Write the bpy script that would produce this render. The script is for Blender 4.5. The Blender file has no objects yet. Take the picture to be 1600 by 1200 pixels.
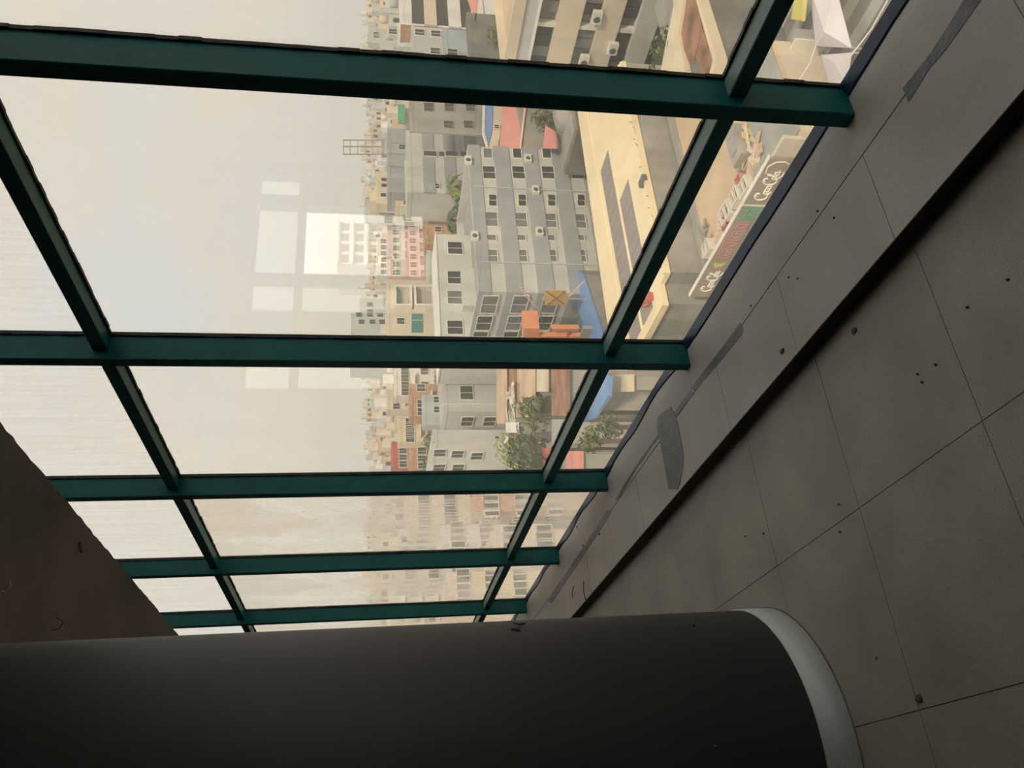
import bpy, bmesh, math, random
from mathutils import Vector, Matrix
random.seed(11)
scn = bpy.context.scene
COL = scn.collection
# ------------------------------------------------------------------ camera
F = 1302.34                                   # focal length in pixels of the 1600 x 1200 frame
YAW, PITCH, ROLL = math.radians(60.742), math.radians(9.832), math.radians(0.252)
CAM = Vector((1.6259, -1.9842, 1.5219))
fw = Vector((-math.sin(YAW)*math.cos(PITCH), math.cos(YAW)*math.cos(PITCH), -math.sin(PITCH)))
_r = Vector((math.cos(YAW), math.sin(YAW), 0)); _u = _r.cross(fw)
rt = math.cos(ROLL)*_r + math.sin(ROLL)*_u
up = -math.sin(ROLL)*_r + math.cos(ROLL)*_u
cd = bpy.data.cameras.new('camera'); cam = bpy.data.objects.new('camera', cd); COL.objects.link(cam)
cd.sensor_width = 36; cd.lens = F/1600*36; cd.clip_end = 3000; cd.clip_start = 0.02
M = Matrix.Identity(4)                        # the phone is held on its side: picture right is world down
for i in range(3):
    M[i][0] = -up[i]; M[i][1] = rt[i]; M[i][2] = -fw[i]; M[i][3] = CAM[i]
cam.matrix_world = M
scn.camera = cam
# ------------------------------------------------------------------ sky, sun, exposure
SKY = 1.42
w = bpy.data.worlds.new('world'); scn.world = w; w.use_nodes = True
nt = w.node_tree; nt.nodes.clear()
def wn(t): return nt.nodes.new(t)
tc = wn('ShaderNodeTexCoord'); mp = wn('ShaderNodeMapping'); mp.inputs['Scale'].default_value = (1, 1, 2.2)
n1 = wn('ShaderNodeTexNoise'); n1.inputs['Scale'].default_value = 3.2; n1.inputs['Detail'].default_value = 5
n1.inputs['Roughness'].default_value = .5
cr = wn('ShaderNodeValToRGB'); e = cr.color_ramp.elements
e[0].position = .34; e[0].color = (.92, .945, .94, 1); e[1].position = .66; e[1].color = (1.05, .93, .80, 1)
m1 = cr.color_ramp.elements.new(.5); m1.color = (1.0, .937, .85, 1)
bg = wn('ShaderNodeBackground'); bg.inputs['Strength'].default_value = SKY
out = wn('ShaderNodeOutputWorld')
nt.links.new(tc.outputs['Generated'], mp.inputs['Vector']); nt.links.new(mp.outputs['Vector'], n1.inputs['Vector'])
nt.links.new(n1.outputs['Fac'], cr.inputs['Fac']); nt.links.new(cr.outputs['Color'], bg.inputs['Color'])
nt.links.new(bg.outputs['Background'], out.inputs['Surface'])
sd = bpy.data.lights.new('sun', 'SUN'); sd.energy = 4.1; sd.angle = math.radians(6); sd.color = (1, .86, .64)
sun = bpy.data.objects.new('sun', sd); COL.objects.link(sun)
sun.rotation_euler = Vector((-.74, .38, -.60)).to_track_quat('-Z', 'Y').to_euler()
vs = scn.view_settings
vs.view_transform = 'Standard'; vs.look = 'None'; vs.exposure = 0.0; vs.gamma = 1; vs.use_curve_mapping = False
scn.cycles.use_denoising = True
scn.cycles.max_bounces = 10; scn.cycles.transparent_max_bounces = 24; scn.cycles.volume_bounces = 1
# ------------------------------------------------------------------ helpers
def ray(x, y): return fw + rt*((600-y)/F) - up*((x-800)/F)
def at_z(x, y, z): d = ray(x, y); return CAM + d*((z-CAM.z)/d.z)
def at_y(x, y, Y): d = ray(x, y); return CAM + d*((Y-CAM.y)/d.y)
def at_x(x, y, X): d = ray(x, y); return CAM + d*((X-CAM.x)/d.x)

MATS = {}
def mat(name, col, rough=.75, metal=0., var=.12, scale=3., streak=1., bump=0., bscale=40., spec=.5, speck=0., stain=0., scol=None):
    """procedural paint / plaster / stone: colour with noise variation, optional speckle, stains and fine relief"""
    if name in MATS: return MATS[name]
    m = bpy.data.materials.new(name); m.use_nodes = True; t = m.node_tree; N = t.nodes; Lk = t.links.new
    b = N['Principled BSDF']
    b.inputs['Roughness'].default_value = rough; b.inputs['Metallic'].default_value = metal
    b.inputs['Specular IOR Level'].default_value = spec
    c = N.new('ShaderNodeTexCoord'); mpp = N.new('ShaderNodeMapping'); mpp.inputs['Scale'].default_value = (1, 1, streak)
    Lk(c.outputs['Object'], mpp.inputs['Vector'])
    no = N.new('ShaderNodeTexNoise'); no.inputs['Scale'].default_value = scale; no.inputs['Detail'].default_value = 6
    Lk(mpp.outputs['Vector'], no.inputs['Vector'])
    r_ = N.new('ShaderNodeValToRGB'); el = r_.color_ramp.elements
    lo = tuple(max(0, v*(1-var*1.6)) for v in col); hi = tuple(min(1, v*(1+var)) for v in col)
    el[0].position = .3; el[0].color = (*lo, 1); el[1].position = .7; el[1].color = (*hi, 1)
    Lk(no.outputs['Fac'], r_.inputs['Fac']); cur = r_.outputs['Color']
    def over(fac_socket, colr, amount, cur):
        mx = N.new('ShaderNodeMixRGB'); mx.inputs['Color2'].default_value = (*colr, 1)
        mm = N.new('ShaderNodeMath'); mm.operation = 'MULTIPLY'; mm.inputs[1].default_value = amount
        Lk(fac_socket, mm.inputs[0]); Lk(mm.outputs[0], mx.inputs['Fac']); Lk(cur, mx.inputs['Color1'])
        return mx.outputs['Color']
    if speck:
        n2 = N.new('ShaderNodeTexNoise'); n2.inputs['Scale'].default_value = 230; n2.inputs['Detail'].default_value = 2
        Lk(c.outputs['Object'], n2.inputs['Vector'])
        rr = N.new('ShaderNodeValToRGB'); rr.color_ramp.elements[0].position = .52; rr.color_ramp.elements[1].position = .62
        Lk(n2.outputs['Fac'], rr.inputs['Fac']); cur = over(rr.outputs['Color'], tuple(v*.45 for v in col), speck, cur)
    if stain:
        n3 = N.new('ShaderNodeTexNoise'); n3.inputs['Scale'].default_value = 5.5; n3.inputs['Detail'].default_value = 8
        n3.inputs['Roughness'].default_value = .75
        Lk(c.outputs['Object'], n3.inputs['Vector'])
        rr = N.new('ShaderNodeValToRGB'); rr.color_ramp.elements[0].position = .60; rr.color_ramp.elements[1].position = .72
        Lk(n3.outputs['Fac'], rr.inputs['Fac']); cur = over(rr.outputs['Color'], scol or tuple(v*.5 for v in col), stain, cur)
    Lk(cur, b.inputs['Base Color'])
    if bump:
        n4 = N.new('ShaderNodeTexNoise'); n4.inputs['Scale'].default_value = bscale; n4.inputs['Detail'].default_value = 4
        Lk(c.outputs['Object'], n4.inputs['Vector'])
        bp = N.new('ShaderNodeBump'); bp.inputs['Strength'].default_value = bump; bp.inputs['Distance'].default_value = .01
        Lk(n4.outputs['Fac'], bp.inputs['Height']); Lk(bp.outputs['Normal'], b.inputs['Normal'])
    MATS[name] = m; return m

def glass_mat(name, tint, refl, dirt=.02, streak=0., blotch=0., dcol=(.92, .87, .80)):
    """thin glazing: tinted see-through, mirror reflection, and a film of dust (streaks / wiped blotches)"""
    m = bpy.data.materials.new(name); m.use_nodes = True; t = m.node_tree; N = t.nodes; Lk = t.links.new
    N.clear()
    o = N.new('ShaderNodeOutputMaterial')
    tr = N.new('ShaderNodeBsdfTransparent'); tr.inputs['Color'].default_value = (*[math.sqrt(v) for v in tint], 1)
    gl = N.new('ShaderNodeBsdfGlossy'); gl.inputs['Roughness'].default_value = 0.0; gl.inputs['Color'].default_value = (1, 1, 1, 1)
    mx = N.new('ShaderNodeMixShader'); mx.inputs['Fac'].default_value = refl
    Lk(tr.outputs[0], mx.inputs[1]); Lk(gl.outputs[0], mx.inputs[2])
    di = N.new('ShaderNodeBsdfDiffuse'); di.inputs['Color'].default_value = (*dcol, 1)
    tl = N.new('ShaderNodeBsdfTranslucent'); tl.inputs['Color'].default_value = (*dcol, 1)
    dm = N.new('ShaderNodeMixShader'); dm.inputs['Fac'].default_value = .8
    Lk(di.outputs[0], dm.inputs[1]); Lk(tl.outputs[0], dm.inputs[2])
    c = N.new('ShaderNodeTexCoord')
    no = N.new('ShaderNodeTexNoise'); no.inputs['Scale'].default_value = 2.2; no.inputs['Detail'].default_value = 6
    Lk(c.outputs['Object'], no.inputs['Vector'])
    a = N.new('ShaderNodeMath'); a.operation = 'MULTIPLY'; a.inputs[1].default_value = dirt*2
    Lk(no.outputs['Fac'], a.inputs[0]); cur = a.outputs[0]
    def add(sock, k, lo, hi, cur):
        rr = N.new('ShaderNodeMapRange'); rr.inputs['From Min'].default_value = lo; rr.inputs['From Max'].default_value = hi
        rr.inputs['To Max'].default_value = k; Lk(sock, rr.inputs['Value'])
        s = N.new('ShaderNodeMath'); s.operation = 'ADD'; Lk(cur, s.inputs[0]); Lk(rr.outputs[0], s.inputs[1]); return s.outputs[0]
    if streak:
        mp_ = N.new('ShaderNodeMapping'); mp_.inputs['Scale'].default_value = (34, 1, .9); Lk(c.outputs['Object'], mp_.inputs['Vector'])
        n2 = N.new('ShaderNodeTexNoise'); n2.inputs['Scale'].default_value = 1.6; n2.inputs['Detail'].default_value = 5
        Lk(mp_.outputs['Vector'], n2.inputs['Vector']); cur = add(n2.outputs['Fac'], streak, .42, .72, cur)
    if blotch:
        n3 = N.new('ShaderNodeTexNoise'); n3.inputs['Scale'].default_value = .9; n3.inputs['Detail'].default_value = 3
        Lk(c.outputs['Object'], n3.inputs['Vector']); cur = add(n3.outputs['Fac'], blotch, .49, .52, cur)
        mp_ = N.new('ShaderNodeMapping'); mp_.inputs['Scale'].default_value = (14, 1, .8); Lk(c.outputs['Object'], mp_.inputs['Vector'])
        n4 = N.new('ShaderNodeTexNoise'); n4.inputs['Scale'].default_value = 2.3; n4.inputs['Detail'].default_value = 5
        Lk(mp_.outputs['Vector'], n4.inputs['Vector']); cur = add(n4.outputs['Fac'], blotch*.7, .5, .7, cur)
    fm = N.new('ShaderNodeMixShader'); Lk(cur, fm.inputs['Fac']); Lk(mx.outputs[0], fm.inputs[1]); Lk(dm.outputs[0], fm.inputs[2])
    Lk(fm.outputs[0], o.inputs['Surface'])
    MATS[name] = m; return m

class MB:
    """collects boxes, prisms, tubes and quads; build() links them as one mesh object"""
    def __init__(s): s.v = []; s.f = []; s.m = []; s.k = 0; s.smooth = []
    def mi(s, k): s.k = k; return s
    def poly(s, pts, sm=False):
        n = len(s.v); s.v += [tuple(p) for p in pts]; s.f.append(tuple(range(n, n+len(pts)))); s.m.append(s.k); s.smooth.append(sm)
    def add(s, vs_, fs, sm=False):
        n = len(s.v); s.v += [tuple(p) for p in vs_]
        for f in fs: s.f.append(tuple(i+n for i in f)); s.m.append(s.k); s.smooth.append(sm)
        return s
    def box(s, x0, x1, y0, y1, z0, z1):
        x0, x1 = sorted((x0, x1)); y0, y1 = sorted((y0, y1)); z0, z1 = sorted((z0, z1))
        return s.add([(x0,y0,z0),(x1,y0,z0),(x1,y1,z0),(x0,y1,z0),(x0,y0,z1),(x1,y0,z1),(x1,y1,z1),(x0,y1,z1)],
              [(0,3,2,1),(4,5,6,7),(0,1,5,4),(1,2,6,5),(2,3,7,6),(3,0,4,7)])
    def prism(s, pts, z0, z1):                # outline in plan, extruded in z (z may be per point)
        n = len(pts); za = z0 if isinstance(z0, (list, tuple)) else [z0]*n; zb = z1 if isinstance(z1, (list, tuple)) else [z1]*n
        return s.add([(p[0],p[1],za[i]) for i,p in enumerate(pts)]+[(p[0],p[1],zb[i]) for i,p in enumerate(pts)],
              [tuple(range(n))[::-1], tuple(range(n,2*n))]+[(i,(i+1)%n,(i+1)%n+n,i+n) for i in range(n)])
    def cyl(s, x, y, z0, z1, r, n=16, r1=None):
        r1 = r if r1 is None else r1
        a = [2*math.pi*i/n for i in range(n)]
        k = len(s.f)
        s.add([(x+r*math.cos(t),y+r*math.sin(t),z0) for t in a]+[(x+r1*math.cos(t),y+r1*math.sin(t),z1) for t in a],
              [tuple(range(n))[::-1], tuple(range(n,2*n))]+[(i,(i+1)%n,(i+1)%n+n,i+n) for i in range(n)])
        for j in range(k+2, len(s.f)): s.smooth[j] = True
        return s
    def tube(s, pts, r, n=5):
        pts = [Vector(p) for p in pts]; rings = []
        for i, p in enumerate(pts):
            d = (pts[min(i+1,len(pts)-1)]-pts[max(i-1,0)])
            d = d.normalized() if d.length > 1e-9 else Vector((0,0,1))
            a = d.orthogonal().normalized() if i == 0 else (rings[-1][1]-d*rings[-1][1].dot(d)).normalized()
            b = d.cross(a); rings.append(([p+a*(r*math.cos(2*math.pi*j/n))+b*(r*math.sin(2*math.pi*j/n)) for j in range(n)], a))
        vs_ = [q for g in rings for q in g[0]]; fs = [tuple(range(n))[::-1], tuple(range(len(vs_)-n, len(vs_)))]
        for i in range(len(pts)-1):
            for j in range(n): fs.append((i*n+j, i*n+(j+1)%n, (i+1)*n+(j+1)%n, (i+1)*n+j))
        return s.add(vs_, fs)
    def data(s, name, mats, org=(0,0,0)):
        me = bpy.data.meshes.new(name)
        o = Vector(org); me.from_pydata([tuple(Vector(v)-o) for v in s.v], [], s.f)
        for m in (mats if isinstance(mats, (list, tuple)) else [mats]): me.materials.append(m)
        me.polygons.foreach_set('material_index', s.m); me.polygons.foreach_set('use_smooth', s.smooth)
        me.update(); return me
    def build(s, name, mats, parent=None, org=None):
        if org is None: org = parent.location if parent is not None else (0,0,0)
        return link(name, s.data(name, mats, org), parent)
def link(name, me, parent=None, loc=(0,0,0), rot=(0,0,0), scale=(1,1,1)):
    o = bpy.data.objects.new(name, me); COL.objects.link(o); o.parent = parent
    o.location = loc; o.rotation_euler = rot; o.scale = scale; return o
def thing(name, label, cat, loc=(0,0,0), group=None):
    o = bpy.data.objects.new(name, None); COL.objects.link(o); o.location = loc; o.empty_display_size = .2
    return tag(o, label, cat, group)
def tag(o, label, cat, group=None):
    o['label'] = label; o['category'] = cat
    if group: o['group'] = group
    return o
def struct(o, label=None):
    o['kind'] = 'structure'
    if label: o['label'] = label
    return o
def single(name, mb, mats, label, cat, org=None, group=None):
    org = mb.v[0] if org is None else org
    o = mb.build(name, mats, None, org); o.location = org
    return tag(o, label, cat, group)
def root(name, label=None):
    o = bpy.data.objects.new(name, None); COL.objects.link(o); return struct(o, label)

# ------------------------------------------------------------------ materials of the room
GREEN = mat('green_frame_paint', (.002, .108, .114), .45, var=.10, scale=9, bump=.08, bscale=60, spec=.25)
TILE = mat('floor_tile_stone', (.335, .318, .275), .48, var=.14, scale=2.6, bump=.05, bscale=120, speck=.45, stain=.38)
GROUT = mat('floor_grout', (.15, .14, .125), .9)
LEDGE = mat('ledge_stone', (.44, .42, .385), .5, var=.08, scale=2.0, bump=.05, bscale=90, speck=.25, stain=.22)
LEDGEC = mat('ledge_cement', (.46, .445, .41), .6, var=.10, scale=2.4, bump=.10, bscale=50, stain=.3)
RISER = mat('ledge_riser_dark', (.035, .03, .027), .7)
CEIL = mat('ceiling_brown_plaster', (.135, .115, .100), .9, var=.16, scale=1.3, bump=.35, bscale=25)
COLP = mat('column_dark_paint', (.055, .056, .062), .6, var=.07, scale=1.6, streak=.3, bump=.06, bscale=50)
STEEL = mat('brushed_steel', (.46, .49, .49), .5, metal=.35, var=.06, scale=6, streak=30)
WALLP = mat('room_wall_plaster', (.10, .092, .085), .9, var=.12)
# upward faces of the frame mixed paler: dust plus skylight painted into the colour
def dusty(m, col, amt):
    t = m.node_tree; N = t.nodes; Lk = t.links.new; b = N['Principled BSDF']
    src = b.inputs['Base Color'].links[0].from_socket
    g_ = N.new('ShaderNodeNewGeometry'); sx = N.new('ShaderNodeSeparateXYZ'); Lk(g_.outputs['Normal'], sx.inputs[0])
    mr = N.new('ShaderNodeMapRange'); mr.inputs['From Min'].default_value = .5; mr.inputs['From Max'].default_value = .95; mr.inputs['To Max'].default_value = amt
    Lk(sx.outputs['Z'], mr.inputs['Value'])
    mx2 = N.new('ShaderNodeMixRGB'); mx2.inputs['Color2'].default_value = (*col, 1); Lk(mr.outputs[0], mx2.inputs['Fac']); Lk(src, mx2.inputs['Color1'])
    Lk(mx2.outputs[0], b.inputs['Base Color'])
dusty(GREEN, (.30, .36, .34), .62)
FILM = mat('navy_protective_film', (.004, .030, .085), .35, var=.2, scale=14)
SEAL = mat('black_sealant', (.006, .006, .006), .6, bump=.4, bscale=120)
TAPE = mat('grey_blue_tape', (.135, .150, .185), .5, var=.16, scale=16, bump=.3, bscale=60)
RUST = mat('rusty_chip', (.10, .035, .02), .9)
DARKC = mat('dark_chip', (.085, .08, .07), .9)
WIRE = mat('pale_wire', (.45, .43, .40), .6)

# ------------------------------------------------------------------ floor
ZC = 3.148; ZH = 3.46; XE = -8.25; XW = 5.0; YB = -12.0; LY = -.583; LZ = .06
fl = root('floor')
MB().box(XE-.3, XW+.3, YB-.3, .008, -.30, -.006).build('floor_base', GROUT, fl)
xj = [-.04 - .607*k for k in range(-4, 13)]                 # joints across
yj = [LY+.02] + [-1.151 - .598*k for k in range(0, 5)]      # joints along the window
tm = None
random.seed(3)
for i in range(len(xj)-1):
    for j in range(len(yj)-1):
        xa, xb, ya, yb = xj[i+1], xj[i], yj[j+1], yj[j]; g = .0013
        tilt = random.uniform(-.0005, .0005)
        mb = MB(); mb.add([(xa+g,ya+g,-.008),(xb-g,ya+g,-.008),(xb-g,yb-g,-.008),(xa+g,yb-g,-.008),
                           (xa+g,ya+g,0+tilt),(xb-g,ya+g,0),(xb-g,yb-g,-tilt),(xa+g,yb-g,0)],
                          [(0,3,2,1),(4,5,6,7),(0,1,5,4),(1,2,6,5),(2,3,7,6),(3,0,4,7)])
        mb.build('floor_tile', TILE, fl)
xa, ya = xj[-1], yj[-1]
rest = MB()
rest.box(XE, xa, YB, LY+.02, -.008, 0).box(xj[0], XW, YB, LY+.02, -.008, 0).box(xa, xj[0], YB, ya, -.008, 0)
o = rest.build('tile_field', TILE, fl); o['kind'] = 'stuff'

# ledge under the window: a low step with a stone lip
lg = root('trim_1')
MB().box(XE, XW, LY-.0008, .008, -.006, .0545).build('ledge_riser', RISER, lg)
random.seed(5)
for k in range(-8, 16):
    xb = -.03 - .6125*k; xa2 = xb - .6125
    if xa2 < XE: xa2 = XE
    if xb > XW: xb = XW
    if xb - xa2 < .05: continue
    MB().box(xa2+.0012, xb-.0012, LY, -.2640, .0550, LZ+random.uniform(-.0006, .0006)).build('ledge_stone', LEDGE, lg)
MB().box(XE, XW, -.2585, .008, .044, LZ-.0005).build('ledge_cement_strip', LEDGEC, lg)

# ------------------------------------------------------------------ ceiling, walls
ce = root('ceiling')
MB().box(XE-.3, XW+.3, YB-.3, -.165, ZC, ZH+.2).build('ceiling_slab', CEIL, ce)
mb = MB(); x = XE; random.seed(8); prev = None
while x < XW:                                               # rough broken plaster edge short of the glass
    step = random.uniform(.02, .09); y = -.150 + random.uniform(-.006, .005); z = ZC - random.uniform(.0, .004)
    cur = (x, y, z)
    if prev:
        a, b = prev, cur
        mb.add([(a[0],-.30,ZC-.001),(b[0],-.30,ZC-.001),(b[0],b[1],b[2]),(a[0],a[1],a[2]),(b[0],b[1],ZH+.1),(a[0],a[1],ZH+.1)],
               [(3,2,1,0),(2,3,5,4)])
    prev = cur; x += step
mb.build('plaster_edge', CEIL, ce)
struct(MB().box(XE-.3, XW+.3, YB-.3, YB, -.3, ZC+.3).build('wall_back', WALLP))
struct(MB().box(XW, XW+.3, YB, .06, -.3, ZC+.3).build('wall_right', WALLP))
struct(MB().box(XE-.3, XW+.3, -.17, .03, ZH, ZH+.3).build('wall_head', WALLP))

# end wall with its own window: it is what the glass mirrors
k_ = (XE-CAM.x)/(-18-CAM.x)
def ey(v): return -((v-CAM.y)*k_+CAM.y)
def ez(v): return (v-CAM.z)*k_+CAM.z
cols = [(ey(16.33), ey(15.40)), (ey(15.05), ey(12.52)), (ey(12.29), ey(11.27)), (ey(10.9), ey(8.84))]
rows = [(ez(-.13), ez(3.335)), (ez(3.56), ez(4.71))]
wl = root('wall_left')
def ew(y0, y1, z0, z1): MB().box(XE-.22, XE, y0, y1, z0, z1).build('wall_panel', WALLP, wl)
ew(YB, cols[0][0], -.3, ZC+.3); ew(cols[3][1], .06, -.3, ZC+.3)
ew(cols[0][0], cols[3][1], -.3, rows[0][0]); ew(cols[0][0], cols[3][1], rows[1][1], ZC+.3)
ew(cols[2][1], cols[3][0], rows[0][0], rows[1][1])
w2 = root('window_2')
for a, b in ((cols[0][1], cols[1][0]), (cols[1][1], cols[2][0])):
    MB().box(XE-.16, XE+.02, a, b, rows[0][0], rows[1][1]).build('mullion', GREEN, w2)
for c0, c1 in cols: MB().box(XE-.14, XE, c0, c1, rows[0][1], rows[1][0]).build('transom', GREEN, w2)
TINT = glass_mat('tinted_end_glass', (.40, .42, .38), .05, .02)
for i, (c0, c1) in enumerate(cols):
    for j, (r0, r1) in enumerate(rows):
        if i == 1 and j == 0: continue                       # this leaf stands open
        if i == 0 and j == 0:
            MB().box(XE-.10, XE-.06, c0, c1, r0, r1).build('blind_panel', WALLP, w2); continue
        MB().box(XE-.10, XE-.092, c0, c1, r0, r1).build('pane', TINT, w2)

# ------------------------------------------------------------------ curtain wall
W1 = root('window_1', 'green framed full height window wall above the grey ledge')
D, MW, TD = .1258, .0569, .0854
T1B, T1T, T2B, T2T = .4058, .4613, 2.5733, 2.6313
S = 1.5
mx_ = [S*k for k in range(3, -6, -1)]                        # near faces of the mullions
for x in mx_ + [XE+MW]:
    mb = MB(); b = .003
    prof = [(x, .0082), (x, -D+b), (x-b, -D), (x-MW+b, -D), (x-MW, -D+b), (x-MW, .0082)]
    mb.prism(prof, LZ-.001, ZH); mb.build('mullion', GREEN, W1)
GL = {}
GL['clear'] = glass_mat('window_glass_clear', (.76, .76, .73), .185, .030)
GL['low'] = glass_mat('window_glass_low', (.70, .70, .67), .13, .050)
GL['top'] = glass_mat('window_glass_streaked', (.72, .73, .71), .15, .04, streak=.20)
GL['mid'] = glass_mat('window_glass_dusty', (.75, .75, .72), .175, .055)
GL['dirty'] = glass_mat('window_glass_dirty', (.76, .76, .73), .14, .25, blotch=.20)
random.seed(21)
edges = [XW] + mx_ + [XE]
for i in range(len(edges)-1):
    x1 = edges[i] - (MW if i > 0 else 0); x0 = edges[i+1]
    if x1 - x0 < .2: continue
    bay = x1
    kind = 'clear' if bay > -1.0 else ('mid' if bay > -2.5 else 'dirty')
    for z0, z1, k in ((LZ+.004, T1B, 'low' if kind != 'dirty' else 'dirty'), (T1T, T2B, kind), (T2T, ZH, 'top')):
        MB().box(x0-.004, x1+.004, 0, .008, z0-.004, z1+.004).build('pane', GL[k], W1, (x0, 0, 0)).location = (x0, 0, 0)
    for z0, z1 in ((T1B, T1T), (T2B, T2T)):
        b = .003
        mb = MB(); pr = [(.0082, z0), (-TD+b, z0), (-TD, z0+b), (-TD, z1-b), (-TD+b, z1), (.0082, z1)]
        n = len(pr)
        mb.add([(x0-.002, a, c) for a, c in pr]+[(x1+.002, a, c) for a, c in pr],
               [tuple(range(n)), tuple(range(n, 2*n))[::-1]]+[(j, j+n, (j+1)%n+n, (j+1)%n) for j in range(n)])
        mb.build('transom', GREEN, W1)
    # black sealant bead round the panes, a little ragged
    mb = MB()
    def bead(p, q, ax):
        L = (Vector(q)-Vector(p)).length; n = max(2, int(L/.06)); 
        for t in range(n):
            a = Vector(p).lerp(Vector(q), t/n); b2 = Vector(p).lerp(Vector(q), (t+1)/n); r = .0055+random.uniform(-.002, .003)
            if ax == 'z': mb.box(a.x-r, a.x+r, -.014, 0, a.z, b2.z)
            else: mb.box(a.x, b2.x, -.014, 0, a.z-r, a.z+r)
    for z0, z1 in ((LZ, T1B), (T1T, T2B), (T2T, ZH)):
        bead((x1-.002, 0, z0), (x1-.002, 0, z1), 'z'); bead((x0+.002, 0, z0), (x0+.002, 0, z1), 'z')
    for z in (T1T+.002, T2B-.002, T1B-.002, T2T+.002): bead((x0, 0, z), (x1, 0, z), 'x')
    mb.build('sealant_bead', SEAL, W1)
    # blue film strip along the foot of the glass, wavy where it has come loose
    mb = MB(); n = 22; ph = random.uniform(0, 6); amp = .003 if bay > -1.0 else .010
    P = []
    for t in range(n+1):
        xx = x0 + (x1-x0)*t/n; y = -.050 + amp*math.sin(ph+t*.55) + random.uniform(-.0015, .0015)
        if bay < -1.0: y += .014*math.sin(math.pi*t/n)
        P.append((xx, y))
    for t in range(n):
        (xa, ya), (xb, yb) = P[t], P[t+1]
        mb.add([(xa,.0,LZ),(xb,.0,LZ),(xb,yb,LZ),(xa,ya,LZ),(xa,.0,LZ+.016),(xb,.0,LZ+.016),(xb,yb+.006,LZ+.005),(xa,ya+.006,LZ+.005)],
               [(0,3,2,1),(4,5,6,7),(3,7,6,2) if False else (2,6,7,3),(0,1,5,4)])
    mb.build('bottom_film_strip', FILM, W1)

# ------------------------------------------------------------------ column
cx_, cy_, cr_ = -1.545, -1.790, .5345
co = thing('column', 'thick round dark grey column with a steel skirting band on the tiled floor', 'column', (cx_, cy_, 0))
MB().cyl(cx_, cy_, .0, ZC+.02, cr_, 96).build('shaft', COLP, co)
mb = MB(); n = 96; ri, ro = cr_-.004, cr_+.0045
a = [2*math.pi*i/n for i in range(n)]
vs_ = [(cx_+r_*math.cos(t), cy_+r_*math.sin(t), z) for (r_, z) in ((ro, .0), (ro, .118), (ri, .1195), (ri, .0)) for t in a]
fs = [(k*n+i, k*n+(i+1)%n, (k+1)*n+(i+1)%n, (k+1)*n+i) for k in range(3) for i in range(n)]
mb.add(vs_, fs, True); o = mb.build('skirting_band', STEEL, co); o['label'] = 'pale brushed steel skirting band'
MB().cyl(cx_, cy_, -.001, .003, cr_+.0085, 96).build('floor_joint', GROUT, co)

# ------------------------------------------------------------------ tape, chips and bits of wire in the room
def sheet(pts, z, th=.0012):
    mb = MB(); P = [at_z(x, y, z) for x, y in pts]; mb.prism([(p.x, p.y) for p in P], z-.0002, z+th); return mb
single('tape_strip', sheet([(1410.6,138.4),(1420,160),(1452,108),(1478,78),(1533,0),(1560,-40),(1535,-42),(1506,0),(1482,40),(1455,82)], LZ), TAPE,
       'long grey-blue tape strip on the ledge nearest the camera, at the upper right', 'tape')
single('tape_strip', sheet([(1156,505),(1162,512),(1160,522),(1133,556),(1104,590),(1085,612),(1080,606),(1095,586),(1117,558),(1140,528)], LZ), TAPE,
       'grey tape strip beside the black corner foot of the second mullion', 'tape')
single('tape_strip', sheet([(1079,610),(1084,617),(1052,655),(1020,695),(994,732),(968,778),(961,783),(975,757),(1000,718),(1033,672)], LZ), TAPE,
       'narrow loose tape strip following the ledge joint past the torn patch', 'tape')
single('tape_patch', sheet([(1027,655),(1033,646),(1048,636),(1055,648),(1060,664),(1069,714),(1066,740),(1060,764),(1045,764),(1041,742),(1033,697),(1028,673)], LZ, .0022), TAPE,
       'wide torn tape patch hanging across the ledge', 'tape')
single('tape_strip', sheet([(950,796),(956,799),(930,840),(905,878),(880,916),(862,942),(856,940),(876,908),(900,872),(924,836)], LZ), TAPE,
       'thin tape strip on the ledge close to the far end by the column', 'tape')
single('tape_patch', sheet([(1052,540),(1063,532),(1071,541),(1074,551),(1062,552)], LZ+.004, .006), FILM,
       'crumpled dark tape corner at the foot of the second mullion', 'tape')
def chip(x, y, z, m, label, s=.012, group=None):
    p = at_z(x, y, z); mb = MB(); n = 6; random.seed(int(x*7+y))
    pts = [(p.x+s*random.uniform(.5, 1.1)*math.cos(2*math.pi*i/n), p.y+s*random.uniform(.4, .9)*math.sin(2*math.pi*i/n)) for i in range(n)]
    mb.prism(pts, z, [z+random.uniform(.002, .006) for _ in range(n)])
    return single('debris_chip', mb, m, label, 'debris', None, group)
for (x, y) in ((902,823),(937,834),(911,852)): chip(x, y, LZ, RUST, 'tiny rust-brown chip lying on the far ledge', .011, 'rust chips on the far ledge')
for (x, y) in ((1278,330),(1174,478),(1304,340),(1233,433),(1247,435)):
    chip(x, y, LZ, DARKC, 'small dark chip lying on the near half of the ledge', .006, 'dark chips on the near ledge')
for (x, y) in ((1435,585),(1441,597),(1462,570),(1512,480),(1311,788),(1193,834),(1165,838),(1313,831),(1370,1028),(1575,437)):
    chip(x, y, 0, DARKC, 'small dark speck of grit lying on the floor tiles', .0055, 'grit on the floor')
chip(1335, 517, 0, DARKC, 'larger oval dark chip on the floor just off the ledge', .016)
chip(1222, 548, LZ, DARKC, 'long dark smudge flake on the ledge edge', .016)
chip(1437, 1092, 0, DARKC, 'dark lump on the floor beside the far tile joint', .018)
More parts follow.
